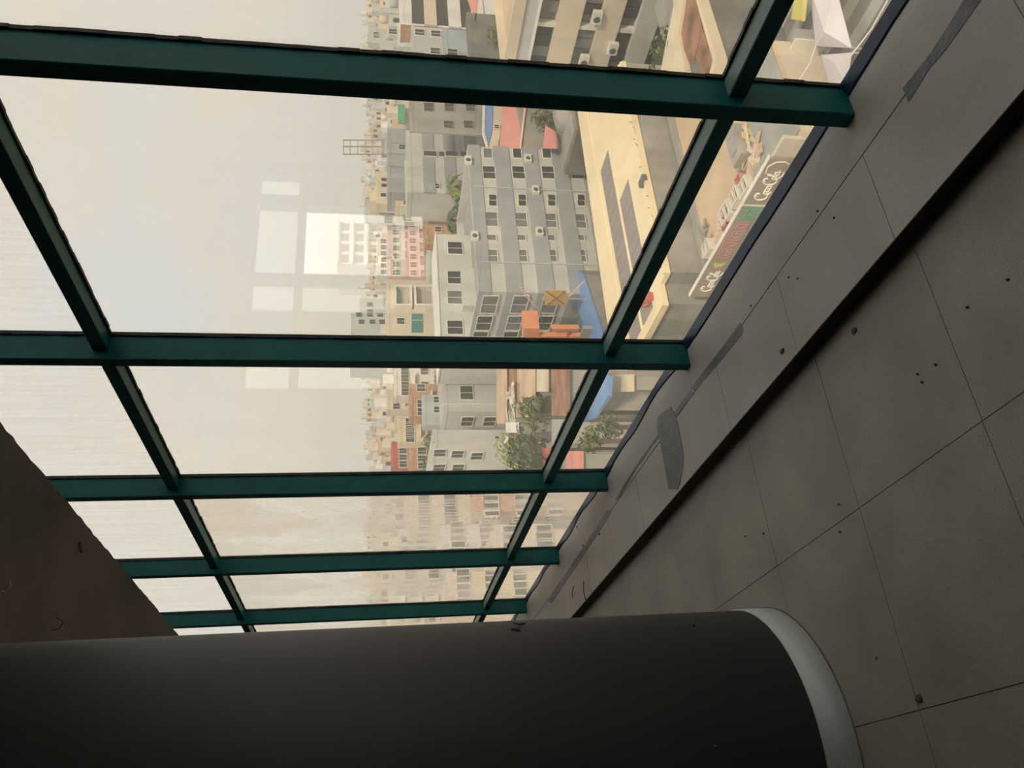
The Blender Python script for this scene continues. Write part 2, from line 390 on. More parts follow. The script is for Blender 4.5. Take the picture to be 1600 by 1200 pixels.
for i, pts in enumerate([[(897,915),(895,935)], [(912,908),(916,940)]]):
    a, b = at_z(*pts[0], LZ+.012), at_z(*pts[1], LZ+.003)
    single('wire_scrap', MB().tube([a, (a+b)/2+Vector((0,0,.01)), b], .003), DARKC,
           ['short dark wire scrap on the ledge edge near the column', 'second short dark wire scrap nearer the column top edge'][i], 'wire')
ZW = ZC
def on_column(x, y):
    d = ray(x, y); ox, oy = CAM.x-cx_, CAM.y-cy_; A = d.x*d.x+d.y*d.y; B = ox*d.x+oy*d.y; Cc = ox*ox+oy*oy-cr_*cr_
    return CAM + d*((-B-math.sqrt(max(0, B*B-A*Cc)))/A)
def flake(pts, label, m):
    P = [on_column(x, y) for x, y in pts]; c = sum(P, Vector())/len(P); nrm = Vector((c.x-cx_, c.y-cy_, 0)).normalized()*.004; n = len(P)
    mb = MB(); mb.add([p+nrm for p in P]+[p-nrm for p in P], [tuple(range(n)), tuple(range(n, 2*n))[::-1]]+[(i, i+n, (i+1)%n+n, (i+1)%n) for i in range(n)])
    single('paint_flake', mb, m, label, 'flake')
flake([(799,984),(812,980),(813,987),(806,985)], 'black triangular flake stuck high on the dark column', SEAL)
flake([(803,974),(821,974.5),(812,977)], 'thin black flake just above the triangular one on the column', SEAL)
flake([(1082,978),(1087,976),(1086,980)], 'tiny black flake on the column above its steel band', SEAL)
flake([(1116,1164),(1118,1165),(1117,1168)], 'tiny white fleck low on the dark column', WIRE)
def cw(pts, r, m, label):
    P = [at_z(x, y, ZC-.004-dz) for x, y, dz in pts]
    single('ceiling_wire', MB().tube(P, r), m, label, 'wire')
cw([(2,923,0),(10,925,.03),(17,915,.045),(16,908,.02)], .0025, WIRE, 'thin curled wire stub hanging from the ceiling at its outer edge')
cw([(80,985,0),(92,983,.03),(99,972,.05),(88,963,.03)], .003, DARKC, 'dark hooked wire stub hanging from the ceiling near the column')
cw([(100,1000,.0),(108,983,.03)], .003, WIRE, 'pale wire stub crossing the ceiling just above the column edge')
cw([(125,847,.0),(127,862,.03)], .008, DARKC, 'short dark rod end sticking out of the ceiling')

# ================================================================== the city outside
GZ = -30.0; HAZE = .0011
def C(name, r, g, b, **k): return mat(name, (r, g, b), k.pop('rough', .85), var=k.pop('var', .10), scale=k.pop('scale', .45), **k)
GROUND = C('ground_dust', .26, .245, .215, scale=.08, var=.22)
ASPH = C('road_asphalt', .30, .30, .26, scale=.2, var=.14)
SAND = C('sandy_roof', .62, .47, .31, scale=.35, var=.12, stain=.35)
YEL = C('yellow_roof_paint', .88, .735, .49, scale=.30, var=.05)
CREAM = C('cream_plaster', .66, .58, .46, streak=.4)
CREAM2 = C('warm_cream_plaster', .70, .60, .43, streak=.4)
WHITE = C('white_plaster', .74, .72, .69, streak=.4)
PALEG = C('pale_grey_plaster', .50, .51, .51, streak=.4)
BGREY = C('blue_grey_plaster', .355, .37, .395, streak=.4)
LGREY = C('light_grey_plaster', .56, .555, .53, streak=.4)
CONC = C('raw_concrete', .36, .34, .31, streak=.35, var=.2)
BRICK = C('brick_wall', .52, .31, .20, var=.18, scale=2)
PINK = C('salmon_sheet', .66, .27, .23, var=.08)
REDP = C('red_paint', .50, .12, .10)
BLUE = C('blue_sheet', .17, .33, .62, var=.10, rough=.5)
BLUED = C('darker_blue_sheet', .13, .22, .42, rough=.5)
ORANGE = C('orange_paint', .74, .30, .16)
MINT = C('mint_plaster', .58, .66, .60)
TEALP = C('teal_shutter', .08, .24, .22)
GREENP = C('green_hoarding', .10, .36, .22)
WIN = mat('dark_window_glass', (.045, .05, .05), .25, var=.25, scale=.6)
WINL = mat('grey_window_glass', (.17, .18, .19), .25, var=.2, scale=.6)
TRIMW = C('white_trim', .74, .71, .64)
RUSTY = C('rusty_sheet', .34, .17, .11, var=.35, scale=.5, streak=.2)
DKROOF = C('dark_shed_roof', .20, .19, .175, var=.2)
GREYR = C('grey_sheet_roof', .36, .36, .34, var=.12)
SOLAR = mat('grey_roof_panel', (.30, .265, .25), .35, var=.06, scale=.6)
TARPW = C('lavender_tarp', .72, .68, .74, var=.05)
TARPY = C('yellow_tarp', .66, .58, .16, var=.06)
TANM = C('tan_sheet', .60, .45, .32, var=.10)
YBOARD = C('yellow_board', .66, .47, .17, var=.05)
SIGNB = C('sign_brown', .34, .28, .22, var=.10)
SIGNG = C('sign_green', .24, .33, .22, var=.12)
LETW = C('sign_letter_white', .86, .82, .74)
LETR = C('sign_letter_red', .60, .22, .20)
LEAF = mat('leaf_green', (.13, .18, .06), .6, var=.4, scale=1.2)
LEAFY = mat('leaf_yellow_green', (.30, .33, .07), .6, var=.3, scale=1.2)
LEAFD = mat('leaf_dark_green', (.07, .11, .05), .6, var=.4, scale=1.2)
BARK = C('bark', .16, .11, .07)
TANKB = C('tank_black', .03, .03, .03); ACM = C('ac_casing', .74, .71, .62); ACF = C('ac_fan', .10, .10, .10)
POLE = C('pole_grey', .45, .44, .42)

g = struct(MB().box(-900, 500, -600, 1100, GZ-1, GZ).build('ground', GROUND))
g['label'] = 'dusty ground of the city far below the window'

FP = []                                                      # footprints taken so far
# warm haze hanging over the city
hz = bpy.data.materials.new('city_haze'); hz.use_nodes = True; hn = hz.node_tree; hn.nodes.clear()
ho = hn.nodes.new('ShaderNodeOutputMaterial'); hv = hn.nodes.new('ShaderNodeVolumeScatter')
hv.inputs['Color'].default_value = (.97, .95, .92, 1); hv.inputs['Density'].default_value = HAZE; hv.inputs['Anisotropy'].default_value = .2
hn.links.new(hv.outputs[0], ho.inputs['Volume'])
if HAZE > 0:
    o = MB().box(-880, 480, 14, 1050, GZ-.5, 45).build('haze', hz); o['kind'] = 'stuff'; tag(o, 'thin warm haze over the whole city outside', 'haze'); o.display_type = 'WIRE'
_wm = {}
def win_mesh(w_, h_, lt=False, frame=TRIMW, bars=1):
    """a framed window, its face towards +X, origin at the centre on the wall"""
    key = (round(w_, 2), round(h_, 2), lt, frame.name, bars)
    if key in _wm: return _wm[key]
    mb = MB(); t = .07
    mb.box(-.05, .10, -w_/2-t, -w_/2, -h_/2-t, h_/2+t).box(-.05, .10, w_/2, w_/2+t, -h_/2-t, h_/2+t)
    mb.box(-.05, .10, -w_/2, w_/2, h_/2, h_/2+t).box(-.05, .16, -w_/2, w_/2, -h_/2-t, -h_/2)
    for i in range(bars): y = -w_/2+w_*(i+1)/(bars+1); mb.box(.03, .08, y-.025, y+.025, -h_/2, h_/2)
    pn = MB(); pn.box(-.05, .05, -w_/2, w_/2, -h_/2, h_/2)
    _wm[key] = (mb.data('window', frame), pn.data('pane', WINL if lt else WIN)); return _wm[key]
def window(parent, x, y, z, face, w_=1.3, h_=1.4, lt=False, frame=TRIMW, bars=1):
    L = parent.location; f_, g_ = win_mesh(w_, h_, lt, frame, bars)
    o = link('window', f_, parent, (x-L.x, y-L.y, z-L.z), (0, 0, 0 if face == 'E' else -math.pi/2))
    link('pane', g_, o); return o
def corner(X, yc, yr, yl, px, pr=None):
    """plan of a block from its near corner: right-hand face on the plane x = X, left-hand face towards us"""
    P = at_x(px, yc, X); Y0, zt = P.y, P.z
    Y1 = at_x(px, yr, X).y; X0 = at_y(px, yl, Y0).x
    return X0, X, Y0, Y1, zt
def block(name, label, dims, wall, roof=None, side=None, parapet=.5, cat='building', group=None, zb=GZ, rooflet=True):
    """walls, roof slab and parapet of one building; returns its root"""
    x0, x1, y0, y1, zt = dims; FP.append((x0, x1, y0, y1))
    t = thing(name, label, cat, ((x0+x1)/2, (y0+y1)/2, zb), group)
    mb = MB(); mb.box(x0, x1, y0, y1, zb, zt-parapet)
    ob = mb.build('walls', [wall, side or wall], t)
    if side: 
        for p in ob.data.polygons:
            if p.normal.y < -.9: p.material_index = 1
    MB().box(x0+.02, x1-.02, y0+.02, y1-.02, zt-parapet, zt-parapet+.06).build('roof', roof or GREYR, t)
    mb = MB(); q = .18
    mb.box(x0-.05, x1+.05, y0-.05, y0+q, zt-parapet, zt).box(x0-.05, x1+.05, y1-q, y1+.05, zt-parapet, zt)
    mb.box(x0-.05, x0+q, y0+q, y1-q, zt-parapet, zt).box(x1-q, x1+.05, y0+q, y1-q, zt-parapet, zt)
    ob = mb.build('parapet', [wall, side or wall], t)
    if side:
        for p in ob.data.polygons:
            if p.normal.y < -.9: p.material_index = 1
    return t
def grid(t, dims, face, ncol, nrow, z_first, fh=3.2, w_=1.3, h_=1.4, lt=0., frame=TRIMW, bars=1, skip=0., inset=.0):
    x0, x1, y0, y1, zt = dims
    for r in range(nrow):
        for c in range(ncol):
            if random.random() < skip: continue
            f = (c+.5)/ncol
            l2 = random.random() < lt
            if face == 'E': window(t, x1-inset, y0+(y1-y0)*f, z_first-r*fh, 'E', w_, h_, l2, frame, bars)
            else: window(t, x0+(x1-x0)*f, y0+inset, z_first-r*fh, 'S', w_, h_, l2, frame, bars)
def sub(t, name, m, fn):
    mb = MB(); fn(mb); return mb.build(name, m, t)
def ac_unit(p, face, label, s=1.0, group=None):
    """outdoor air conditioner: casing, round fan grille, bracket"""
    t = thing('air_conditioner', label, 'air conditioner', p, group)
    a = 0 if face == 'E' else -math.pi/2
    mb = MB(); mb.box(0, .38*s, -.48*s, .48*s, -.34*s, .34*s); o1 = mb.build('casing', ACM, t, (0,0,0)); o1.rotation_euler.z = a
    mb = MB(); n = 14; r = .26*s
    mb.add([(.385*s, -.1*s+r*math.cos(2*math.pi*i/n), r*math.sin(2*math.pi*i/n)) for i in range(n)]+[(.41*s, -.1*s+r*.92*math.cos(2*math.pi*i/n), r*.92*math.sin(2*math.pi*i/n)) for i in range(n)],
           [tuple(range(n, 2*n))]+[(i, (i+1)%n, (i+1)%n+n, i+n) for i in range(n)])
    o2 = mb.build('fan_grille', ACF, t, (0,0,0)); o2.rotation_euler.z = a
    for y in (-.34, .34):
        mb = MB(); mb.box(-.1*s, .40*s, y*s-.02, y*s+.02, -.40*s, -.34*s)
        o3 = mb.build('bracket', POLE, t, (0,0,0)); o3.rotation_euler.z = a
    return t
def tank(p, label, m=TANKB, r=.7, h=1.5, group=None):
    t = thing('water_tank', label, 'water tank', p, group)
    MB().cyl(p[0], p[1], p[2], p[2]+h*.82, r, 18).build('body', m, t)
    MB().cyl(p[0], p[1], p[2]+h*.82, p[2]+h*.96, r, 18, r*.4).build('shoulder', m, t)
    MB().cyl(p[0], p[1], p[2]+h*.96, p[2]+h, r*.36, 14).build('lid', m, t)
    return t
def tree(p, h, r, label, lm=LEAF, n=420, cat='tree', name='tree', zb=GZ, flat=1., group=None):
    t = thing(name, label, cat, (p[0], p[1], zb), group)
    top = p[2]
    mb = MB(); b = Vector((p[0], p[1], zb)); c = Vector((p[0], p[1], top-h*.45))
    mb.tube([b, b.lerp(c, .5)+Vector((.15, .1, 0)), c], .16, 7)
    for i in range(5):
        a = i*1.257; mb.tube([c-Vector((0,0,h*.15)), c+Vector((math.cos(a)*r*.5, math.sin(a)*r*.5, h*.12))], .06, 5)
    mb.build('trunk', BARK, t)
    mb = MB(); lobes = [(Vector((random.uniform(-.55,.55)*r, random.uniform(-.55,.55)*r, random.uniform(-.35,.35)*h*.8)), random.uniform(.38, .62)) for _ in range(9)]
    for i in range(n):
        lc, lr = random.choice(lobes)
        d = Vector((random.gauss(0,1), random.gauss(0,1), random.gauss(0,1))).normalized()
        q = Vector((p[0], p[1], top-h*.42)) + lc + Vector((d.x*r*lr, d.y*r*lr, d.z*h*.5*lr*flat))*random.uniform(.6, 1.0)
        s = random.uniform(.16, .34)*max(.7, r/2.2)
        u_ = (d.orthogonal().normalized()+Vector((random.uniform(-.7,.7),)*3)).normalized(); v_ = d.cross(u_).normalized()
        u_ = v_.cross(d)
        mb.add([q-u_*s, q+v_*s*.5+d*s*.12, q+u_*s, q-v_*s*.5+d*s*.12], [(0,1,2,3)])
    o = mb.build('crown', lm, t); o['kind'] = 'stuff'
    return t
def palm(p, r, label, zb=GZ, lm=LEAF, nf=13, group=None):
    t = thing('palm_tree', label, 'palm', (p[0], p[1], zb), group)
    MB().tube([(p[0], p[1], zb), (p[0]+.2, p[1], (zb+p[2])/2), (p[0], p[1], p[2])], .16, 7).build('trunk', BARK, t)
    for i in range(nf):
        a = 2*math.pi*i/nf + random.uniform(-.15, .15); e_ = random.uniform(.1, .9); mb = MB()
        d = Vector((math.cos(a), math.sin(a), 0)); s = Vector((-d.y, d.x, 0)); pts = []
        for k in range(6):
            f = k/5; pts.append(Vector(p)+d*(r*f)+Vector((0, 0, r*(e_*f-1.05*f*f))))
        for k in range(5):
            w0, w1 = .30*r*math.sin(math.pi*(.12+.8*k/5))*.6, .30*r*math.sin(math.pi*(.12+.8*(k+1)/5))*.6
            A, B = pts[k], pts[k+1]
            mb.add([A, B, B+s*w1-Vector((0,0,w1*.5)), A+s*w0-Vector((0,0,w0*.5))], [(0,1,2,3)])
            mb.add([A, B, B-s*w1-Vector((0,0,w1*.5)), A-s*w0-Vector((0,0,w0*.5))], [(0,3,2,1)])
        mb.build('frond', lm, t)
    return t

# ---- striped block (the big grey one in the middle)
random.seed(31)
d1 = corner(-65, 455, 229, 560, 747)
x0, x1, y0, y1, zt = d1
B1 = block('apartment_block', 'large apartment block with blue-grey and off-white floor bands in the middle of the view', d1, LGREY, GREYR, parapet=.9)
fh = 3.27; zz = [at_x(c, 300, -65).z for c in (755, 801, 848, 893)]
zb0 = at_x(731, 300, -65).z
for k in range(6):
    za = at_x(731+46*k, 300, -65).z; zb_ = at_x(755+46*k, 300, -65).z
    sub(B1, 'spandrel_band', BGREY, lambda mb: (mb.box(x1-.1, x1+.14, y0-.14, y1+.1, zb_, min(za, zt-.02)), mb.box(x0, x1-.1, y0-.14, y0+.1, zb_, min(za, zt-.02))))
def wE(y, x, w_, h_, lt, bars=1):
    p = at_x(x, y, -65); window(B1, x1+.0, p.y, p.z, 'E', w_, h_, lt, TRIMW, bars)
for k in range(4):
    xx = 765+46*k
    wE(270, xx-1, 1.75, 1.3, False); wE(343+k, xx+2, 1.85, 1.35, True); 
    wE(309, xx+5, .75, .8, False, 0); wE(318, xx+5, .75, .8, False, 0); wE(400, xx+3, 1.5, 1.2, True)
    wE(240, xx-3, 1.4, .9, k == 0, 0); wE(372, xx+3, .7, .9, True, 0)
for k in range(3):
    for yy, w_, lt in ((474, 3.0, True), (503, 2.6, k == 1), (525, 2.2, False)):
        p = at_y(770+47*k-(yy-455)*.29, yy, y0); window(B1, p.x, y0-.1, p.z, 'S', w_, 1.5, lt, TRIMW, 1)
# drain pipes on the right-hand face
for yy in (296, 412):
    p = at_x(800, yy, -65); sub(B1, 'drain_pipe', LGREY, lambda mb: mb.tube([(x1+.2, p.y, zt-.3), (x1+.2, p.y, GZ+2)], .06))
for (x, y, lb) in ((731, 254, 'air conditioner high on the striped block, beside its right end'), (741, 372, 'air conditioner at the roof corner edge of the striped block, left of the pipes'),
                   (824, 251, 'air conditioner on the second floor band of the striped block, far right end'), (842, 365, 'air conditioner low in the middle of the striped block'), 
                   (836, 300, 'air conditioner under a pair of tiny windows on the striped block')):
    p = at_x(x, y, -65); ac_unit((x1+.14, p.y, p.z), 'E', lb, 1.05)
sub(B1, 'stair_head', LGREY, lambda mb: mb.box(x0+2, x0+6, y0+3, y0+8, zt-.9, zt+.6))
# taller pale wing behind its left corner
d = corner(-73, 560, 366, 600, 690)
sub(B1, 'upper_wing', LGREY, lambda mb: mb.box(d[0], d[1], d[2], d[3], GZ, d[4]))
sub(B1, 'wing_coping', WHITE, lambda mb: mb.box(d[0]-.1, d[1]+.12, d[2]-.1, d[3]+.1, d[4]-.02, d[4]+.12))
for yy in (388, 434, 465, 512):
    p = at_x(711, yy, -73); window(B1, d[1], p.y, p.z, 'E', 1.7, 1.6, yy in (465,), TRIMW, 1)
# ---- second striped block, further back
d = corner(-88, 300, 204, 345, 637)
t = block('apartment_block', 'wide pale block with vertical-looking grey bands, behind and right of the striped block', d, LGREY, GREYR, parapet=.6)
for k in range(4):
    a = at_x(660+33*k, 240, -88).z; b = at_x(678+33*k, 240, -88).z
    sub(t, 'spandrel_band', BGREY, lambda mb: mb.box(d[1]-.1, d[1]+.12, d[2], d[3]+.1, b, a))
for xx in (672, 705):
    p = at_x(xx, 241, -88); window(t, d[1]+.1, p.y, p.z, 'E', 1.0, 1.9, False, TRIMW, 0); window(t, d[1]+.1, p.y, p.z-1.6 if False else p.z+1.55*0-1.75, 'E', 1.0, .9, False, TRIMW, 0)
for (xx, yy) in ((668, 293), (681, 291), (704, 277)): p = at_x(xx, yy, -88); window(t, d[1], p.y, p.z, 'E', .9, .9)
# ---- raw concrete block at its right
d = corner(-80, 205, 110, 207, 640)
t = block('concrete_block', 'dull raw concrete building with few windows beside the thick first mullion', d, CONC, DKROOF)
for (xx, yy, w_) in ((670, 168, 1.6), (702, 168, 1.6), (735, 168, 1.6), (701, 195, 1.35), (732, 195, 1.35)): p = at_x(xx, yy, -80); window(t, d[1], p.y, p.z, 'E', w_, 1.25, False, CONC)
# ---- grey stepped block over the wide pale one
d = corner(-104, 300, 200, 330, 606)
t = block('apartment_block', 'grey block with pipe lines stepping up behind the wide pale block', d, BGREY, GREYR)
for yy in (225, 242, 262): p = at_x(640, yy, -104); sub(t, 'drain_pipe', CONC, lambda mb: mb.tube([(d[1]+.15, p.y, d[4]), (d[1]+.15, p.y, GZ+8)], .07))
grid(t, d, 'E', 5, 3, d[4]-2.5, w_=1.1, h_=1.1, skip=.4)
d = corner(-116, 240, 206, 246, 596); t = block('stair_tower', 'narrow grey stair tower under the lattice roof frame', d, PALEG, GREYR); grid(t, d, 'E', 1, 2, d[4]-1.6, w_=1., h_=1.)
# ---- cream houses
d = corner(-112, 318, 268, 332, 587)
t = block('cream_house', 'cream house with a paired window on the skyline right of the mirrored window', d, CREAM2, CREAM)
for (xx, yy) in ((600, 281), (600, 290), (599, 305)): p = at_x(xx, yy, -112); window(t, d[1], p.y, p.z, 'E', .8, .95, False, CREAM2, 0)
sub(t, 'stair_head', CREAM2, lambda mb: mb.box(d[1]-4, d[1]-.5, d[2]+1, d[2]+3.5, d[4]-.5, d[4]+1.0))
d = corner(-106, 322, 300, 336, 618); t = block('cream_house', 'smaller cream house in front of the paired-window house', d, CREAM2, CREAM); grid(t, d, 'E', 2, 2, d[4]-1.8, w_=.8, h_=.9)
d = corner(-118, 334, 311, 350, 569); t = block('grey_house', 'plain grey house end wall just above the bright mirrored opening', d, PALEG, GREYR); grid(t, d, 'E', 1, 3, d[4]-5, w_=1.2, h_=1.)
d = corner(-96, 345, 316, 362, 671); t = block('tan_house', 'tan walled house behind the palm trees', d, TANM, DKROOF); p = at_x(690, 326, -96); window(t, d[1], p.y, p.z, 'E', 1.1, .8)
d = corner(-94, 382, 350, 398, 664); t = block('brown_house', 'small brown brick house left of the palms', d, BRICK, DKROOF); grid(t, d, 'E', 2, 2, d[4]-2, w_=.9, h_=.9)
d = corner(-92, 430, 392, 442, 668); t = block('mint_house', 'pale mint house wall left of the palms beside the pale wing', d, MINT, GREYR); grid(t, d, 'E', 3, 2, d[4]-2, w_=1., h_=1.1)
d = corner(-125, 432, 345, 446, 606); t = block('pink_house', 'broad pinkish house seen through the bright mirrored opening', d, C('pink_plaster', .64, .47, .43), GREYR); grid(t, d, 'E', 7, 3, d[4]-1.6, w_=1.2, h_=1.2)
d = corner(-150, 430, 372, 442, 588); t = block('white_house', 'white house on the skyline inside the bright mirrored opening', d, WHITE, GREYR); grid(t, d, 'E', 6, 3, d[4]-1.6, w_=1.2, h_=1.2)
# ---- balcony building
d = corner(-98, 548, 437, 560, 604)
t = block('balcony_building', 'beige building with deep framed balconies left of the mirrored window', d, CREAM, GREYR)
for i, (a, b) in enumerate(((455, 481), (455, 481))):
    for (xa, xb) in ((616, 643), (647, 677)):
        if i: continue
        P, Q = at_x(xa, b, -98), at_x(xb, a, -98)
        def fr(mb, P=P, Q=Q):
            X = d[1]; mb.box(X-.1, X+1.1, P.y, Q.y, P.z-.3, P.z); mb.box(X-.1, X+1.1, P.y, Q.y, Q.z, Q.z+.3)
            mb.box(X-.1, X+1.1, P.y-.28, P.y, Q.z, P.z); mb.box(X-.1, X+1.1, Q.y, Q.y+.28, Q.z, P.z)
        sub(t, 'balcony_frame', TRIMW, fr)
        sub(t, 'balcony_back', CONC, lambda mb: mb.box(d[1], d[1]+.06, P.y, Q.y, Q.z, P.z))
        sub(t, 'balcony_rail', TRIMW, lambda mb: [mb.box(d[1]+1.0, d[1]+1.06, P.y, Q.y, Q.z+h_, Q.z+h_+.05) for h_ in (.4, .7, 1.0)])
p = at_x(626, 502, -98); window(t, d[1], p.y, p.z, 'E', 1.0, 1.0)
for yy in (495, 506, 515): p = at_x(652, yy, -98); sub(t, 'shutter', TEALP, lambda mb: mb.box(d[1], d[1]+.08, p.y-.5, p.y+.5, p.z-.8, p.z+.8))
# ---- tall hazy stepped block, far left of the bay
t0 = corner(-188, 575, 489, 590, 547)
t = block('stepped_block', 'tall grey stepped block rising highest on the skyline by the second mullion', t0, PALEG, GREYR, cat='building')
d = corner(-188, 489, 466, 500, 562); sub(t, 'lower_wing', PALEG, lambda mb: mb.box(d[0], d[1], d[2], d[3], GZ, d[4]))
for (xx, yy) in ((578,476),(591,476),(578,487),(592,487),(561,492),(578,492),(594,492),(565,503),(582,503),(597,503)):
    p = at_x(xx, yy, -188); window(t, d[1], p.y, p.z, 'E', 1.5, 1.6, False, TRIMW, 0)
# ---- lattice roof frame
def rod(mb, a, b, r=.06): mb.tube([a, b], r, 4)
t = thing('lattice_frame', 'steel lattice billboard frame standing above the roofs against the sky', 'frame', tuple(at_x(600, 230, -112)))
for yy in (219, 229, 241):
    A, B = at_x(536, yy, -112), at_x(597, yy, -112); sub(t, 'post', CONC, lambda mb: rod(mb, A, B, .13))
for xx in (537, 547, 559, 571, 583):
    A, B = at_x(xx, 219, -112), at_x(xx, 241, -112); sub(t, 'rail', CONC, lambda mb: rod(mb, A, B, .11))
A, B = at_x(597, 219, -112), at_x(597, 241, -112)
sub(t, 'base_beam', CONC, lambda mb: mb.box(A.x-.3, A.x+.3, min(A.y,B.y), max(A.y,B.y), A.z-.4, A.z+.1))
single('hoarding', MB().box(-101, -100.7, at_x(628,187,-100).y, at_x(628,158,-100).y, at_x(633,170,-100).z, at_x(622,170,-100).z), GREENP, 'green hoarding panel on a roof beside the first mullion', 'hoarding')
d = corner(-102, 190, 140, 200, 630); t = block('cream_house', 'cream rooftop house carrying the green hoarding', d, CREAM, GREYR); grid(t, d, 'E', 3, 1, d[4]-1.8)
# palms and shrubs between the houses
for i, (xx, yy, r, lb) in enumerate(((702, 292, 2.2, 'feathery palm nearest the striped block roof'), (700, 344, 2.4, 'palm with a star of drooping fronds left of the first palm'),
                     (712, 318, 1.8, 'small palm between the two larger palms'), (690, 415, 2.0, 'thin palm left of the palms, by the pale wing'))):
    palm(at_x(xx, yy, -86.5 if i < 3 else -90), r, lb, lm=LEAF if i != 1 else LEAFD)
tree(at_x(706, 300, -86), 3.4, 2.0, 'light green bush crowded among the palms', LEAFY, 260)
# ---- blue, cream and salmon roof-top shed
P = lambda x, y: at_x(x, y, -70)
t = thing('rooftop_shed', 'rooftop shed with a blue panel and a sloping salmon sheet roof', 'shed', tuple(P(815, 232)))
def slabYZ(mb, pts, X, th): 
    V = [at_x(x, y, X) for x, y in pts]; n = len(V)
    mb.add([(X, v.y, v.z) for v in V]+[(X-th, v.y, v.z) for v in V], [tuple(range(n)), tuple(range(n,2*n))[::-1]]+[(i,i+n,(i+1)%n+n,(i+1)%n) for i in range(n)])
sub(t, 'blue_panel', BLUE, lambda mb: slabYZ(mb, [(759,150),(771,150),(769,205),(763,228),(757,205)], -70, .4))
sub(t, 'white_edge', TRIMW, lambda mb: (slabYZ(mb, [(755,150),(759,150),(757,205),(763,228),(762,232),(754,205)], -69.95, .5),))
sub(t, 'cream_wall', CREAM, lambda mb: slabYZ(mb, [(771,150),(786,150),(784,190),(778,231),(763,230),(769,205)], -70.1, 2.5))
p1, p2, p3, p4 = at_x(787,150,-70), at_x(780,232,-70), at_x(813,232,-67), at_x(823,150,-67)
sub(t, 'sheet_roof', PINK, lambda mb: mb.add([p1,p2,p3,p4]+[q-Vector((0,0,.15)) for q in (p1,p2,p3,p4)], [(0,1,2,3),(7,6,5,4),(0,4,5,1),(1,5,6,2),(2,6,7,3),(3,7,4,0)]))
sub(t, 'gutter', TRIMW, lambda mb: mb.tube([p3, p4], .10))
w_ = at_x(776, 199, -70); window(t, -69.95, w_.y, w_.z, 'E', .6, .6)
sub(t, 'lower_wall', CONC, lambda mb: mb.box(-72.5, -67.2, p3.y, p4.y+1, GZ, p3.z-.3))
# roofs and trees right of the striped block
tree(at_x(828, 190, -66), 3.2, 2.2, 'dull green tree between the salmon roof and the dark sheds', LEAF, 300)
p1, p2, p3, p4 = at_x(852,196,-64), at_x(848,232,-64), at_x(868,232,-61.5), at_x(866,205,-61.5)
single('sheet_roof', MB().add([p1,p2,p3,p4]+[q-Vector((0,0,.15)) for q in (p1,p2,p3,p4)], [(0,1,2,3),(7,6,5,4),(0,4,5,1),(1,5,6,2),(2,6,7,3),(3,7,4,0)]), PINK, 'small patchy salmon roof sheet left of the grey dome', 'roof')
Y_a, Y_b = at_x(880,236,-60).y, at_x(880,150,-60).y
t = thing('dark_shed', 'dark shed roofs between the striped block and the yellow roof', 'shed', (-60, Y_a, GZ))
sub(t, 'walls', DKROOF, lambda mb: mb.box(-63.8, -57.4, Y_a+.4, Y_b, GZ, at_x(872,200,-60).z-1.2))
sub(t, 'roof', CONC, lambda mb: mb.prism([(-63.6, Y_a+.5), (-57.5, Y_a+.5), (-57.5, Y_b), (-63.6, Y_b)], at_x(872,200,-60).z-1.2, at_x(872,200,-60).z-.9))
c_ = at_x(872, 172, -60)
mb = MB(); n, m_ = 18, 6
vsd = [(c_.x+2.6*math.cos(math.pi/2*j/m_)*math.cos(2*math.pi*i/n), c_.y+2.6*math.cos(math.pi/2*j/m_)*math.sin(2*math.pi*i/n), c_.z-1.2+1.7*math.sin(math.pi/2*j/m_)) for j in range(m_+1) for i in range(n)]
mb.add(vsd, [(j*n+i, j*n+(i+1)%n, (j+1)*n+(i+1)%n, (j+1)*n+i) for j in range(m_) for i in range(n)], True)
mb.cyl(c_.x, c_.y, c_.z-2.5, c_.z-1.2, 2.6, 18)
single('grey_dome', mb, CONC, 'grey shallow dome roof beside the end of the yellow roof', 'dome', (c_.x, c_.y, c_.z-2.5))

# ---- yellow roofed hall
ZY = -19.0
t = thing('yellow_hall', 'long low hall with a flat yellow painted roof running away from us', 'building', (-50, 45, GZ))
sub(t, 'walls', CONC, lambda mb: (mb.prism([(-57,30.5),(-44.6,30.5),(-44.6,54.3),(-55.5,61)], GZ, ZY-.35), mb.box(-44.6, -43.2, 32.2, 53.6, GZ, ZY-.35)))
sub(t, 'roof', YEL, lambda mb: mb.prism([(-57.2,30.2),(-44.4,30.2),(-44.4,32.0),(-43.05,32.0),(-43.05,53.6),(-55.6,61.2)], ZY-.35, ZY))
sub(t, 'roof_ridge', YEL, lambda mb: mb.box(-53.2, -53.0, 32, 61, ZY, ZY+.07))
sub(t, 'edge_curb', YEL, lambda mb: (mb.box(-43.25, -43.05, 32.0, 53.5, ZY, ZY+.18), mb.box(-57.2, -44.4, 30.2, 30.4, ZY, ZY+.15)))
random.seed(77)
for k in range(22):
    y = 32.5+k*.95+random.uniform(-.2,.2)
    sub(t, 'rebar_stub', DARKC, lambda mb: mb.tube([(-43.15, y, ZY), (-43.0+random.uniform(-.1,.25), y+random.uniform(-.3,.1), ZY+random.uniform(.25,.45))], .022, 4))
def panels(x0, x1, y0, y1, label):
    r_ = thing('roof_panel_strip', label, 'roof panels', ((x0+x1)/2, (y0+y1)/2, ZY))
    n = int((y1-y0)/1.15); dy = (y1-y0)/n; sk = .5
    MB().box(x0, x1, y0, y1, ZY, ZY+.07).build('rack', TRIMW, r_)
    me = None
    for i in range(n):
        ya = y0+i*dy
        mb = MB(); mb.prism([(x0+.02, ya+.02), (x1-.02, ya+.02), (x1-.02, ya+dy-.03), (x0+.02, ya+dy-.03)], ZY+.07, ZY+.12); mb.build('panel', SOLAR, r_)
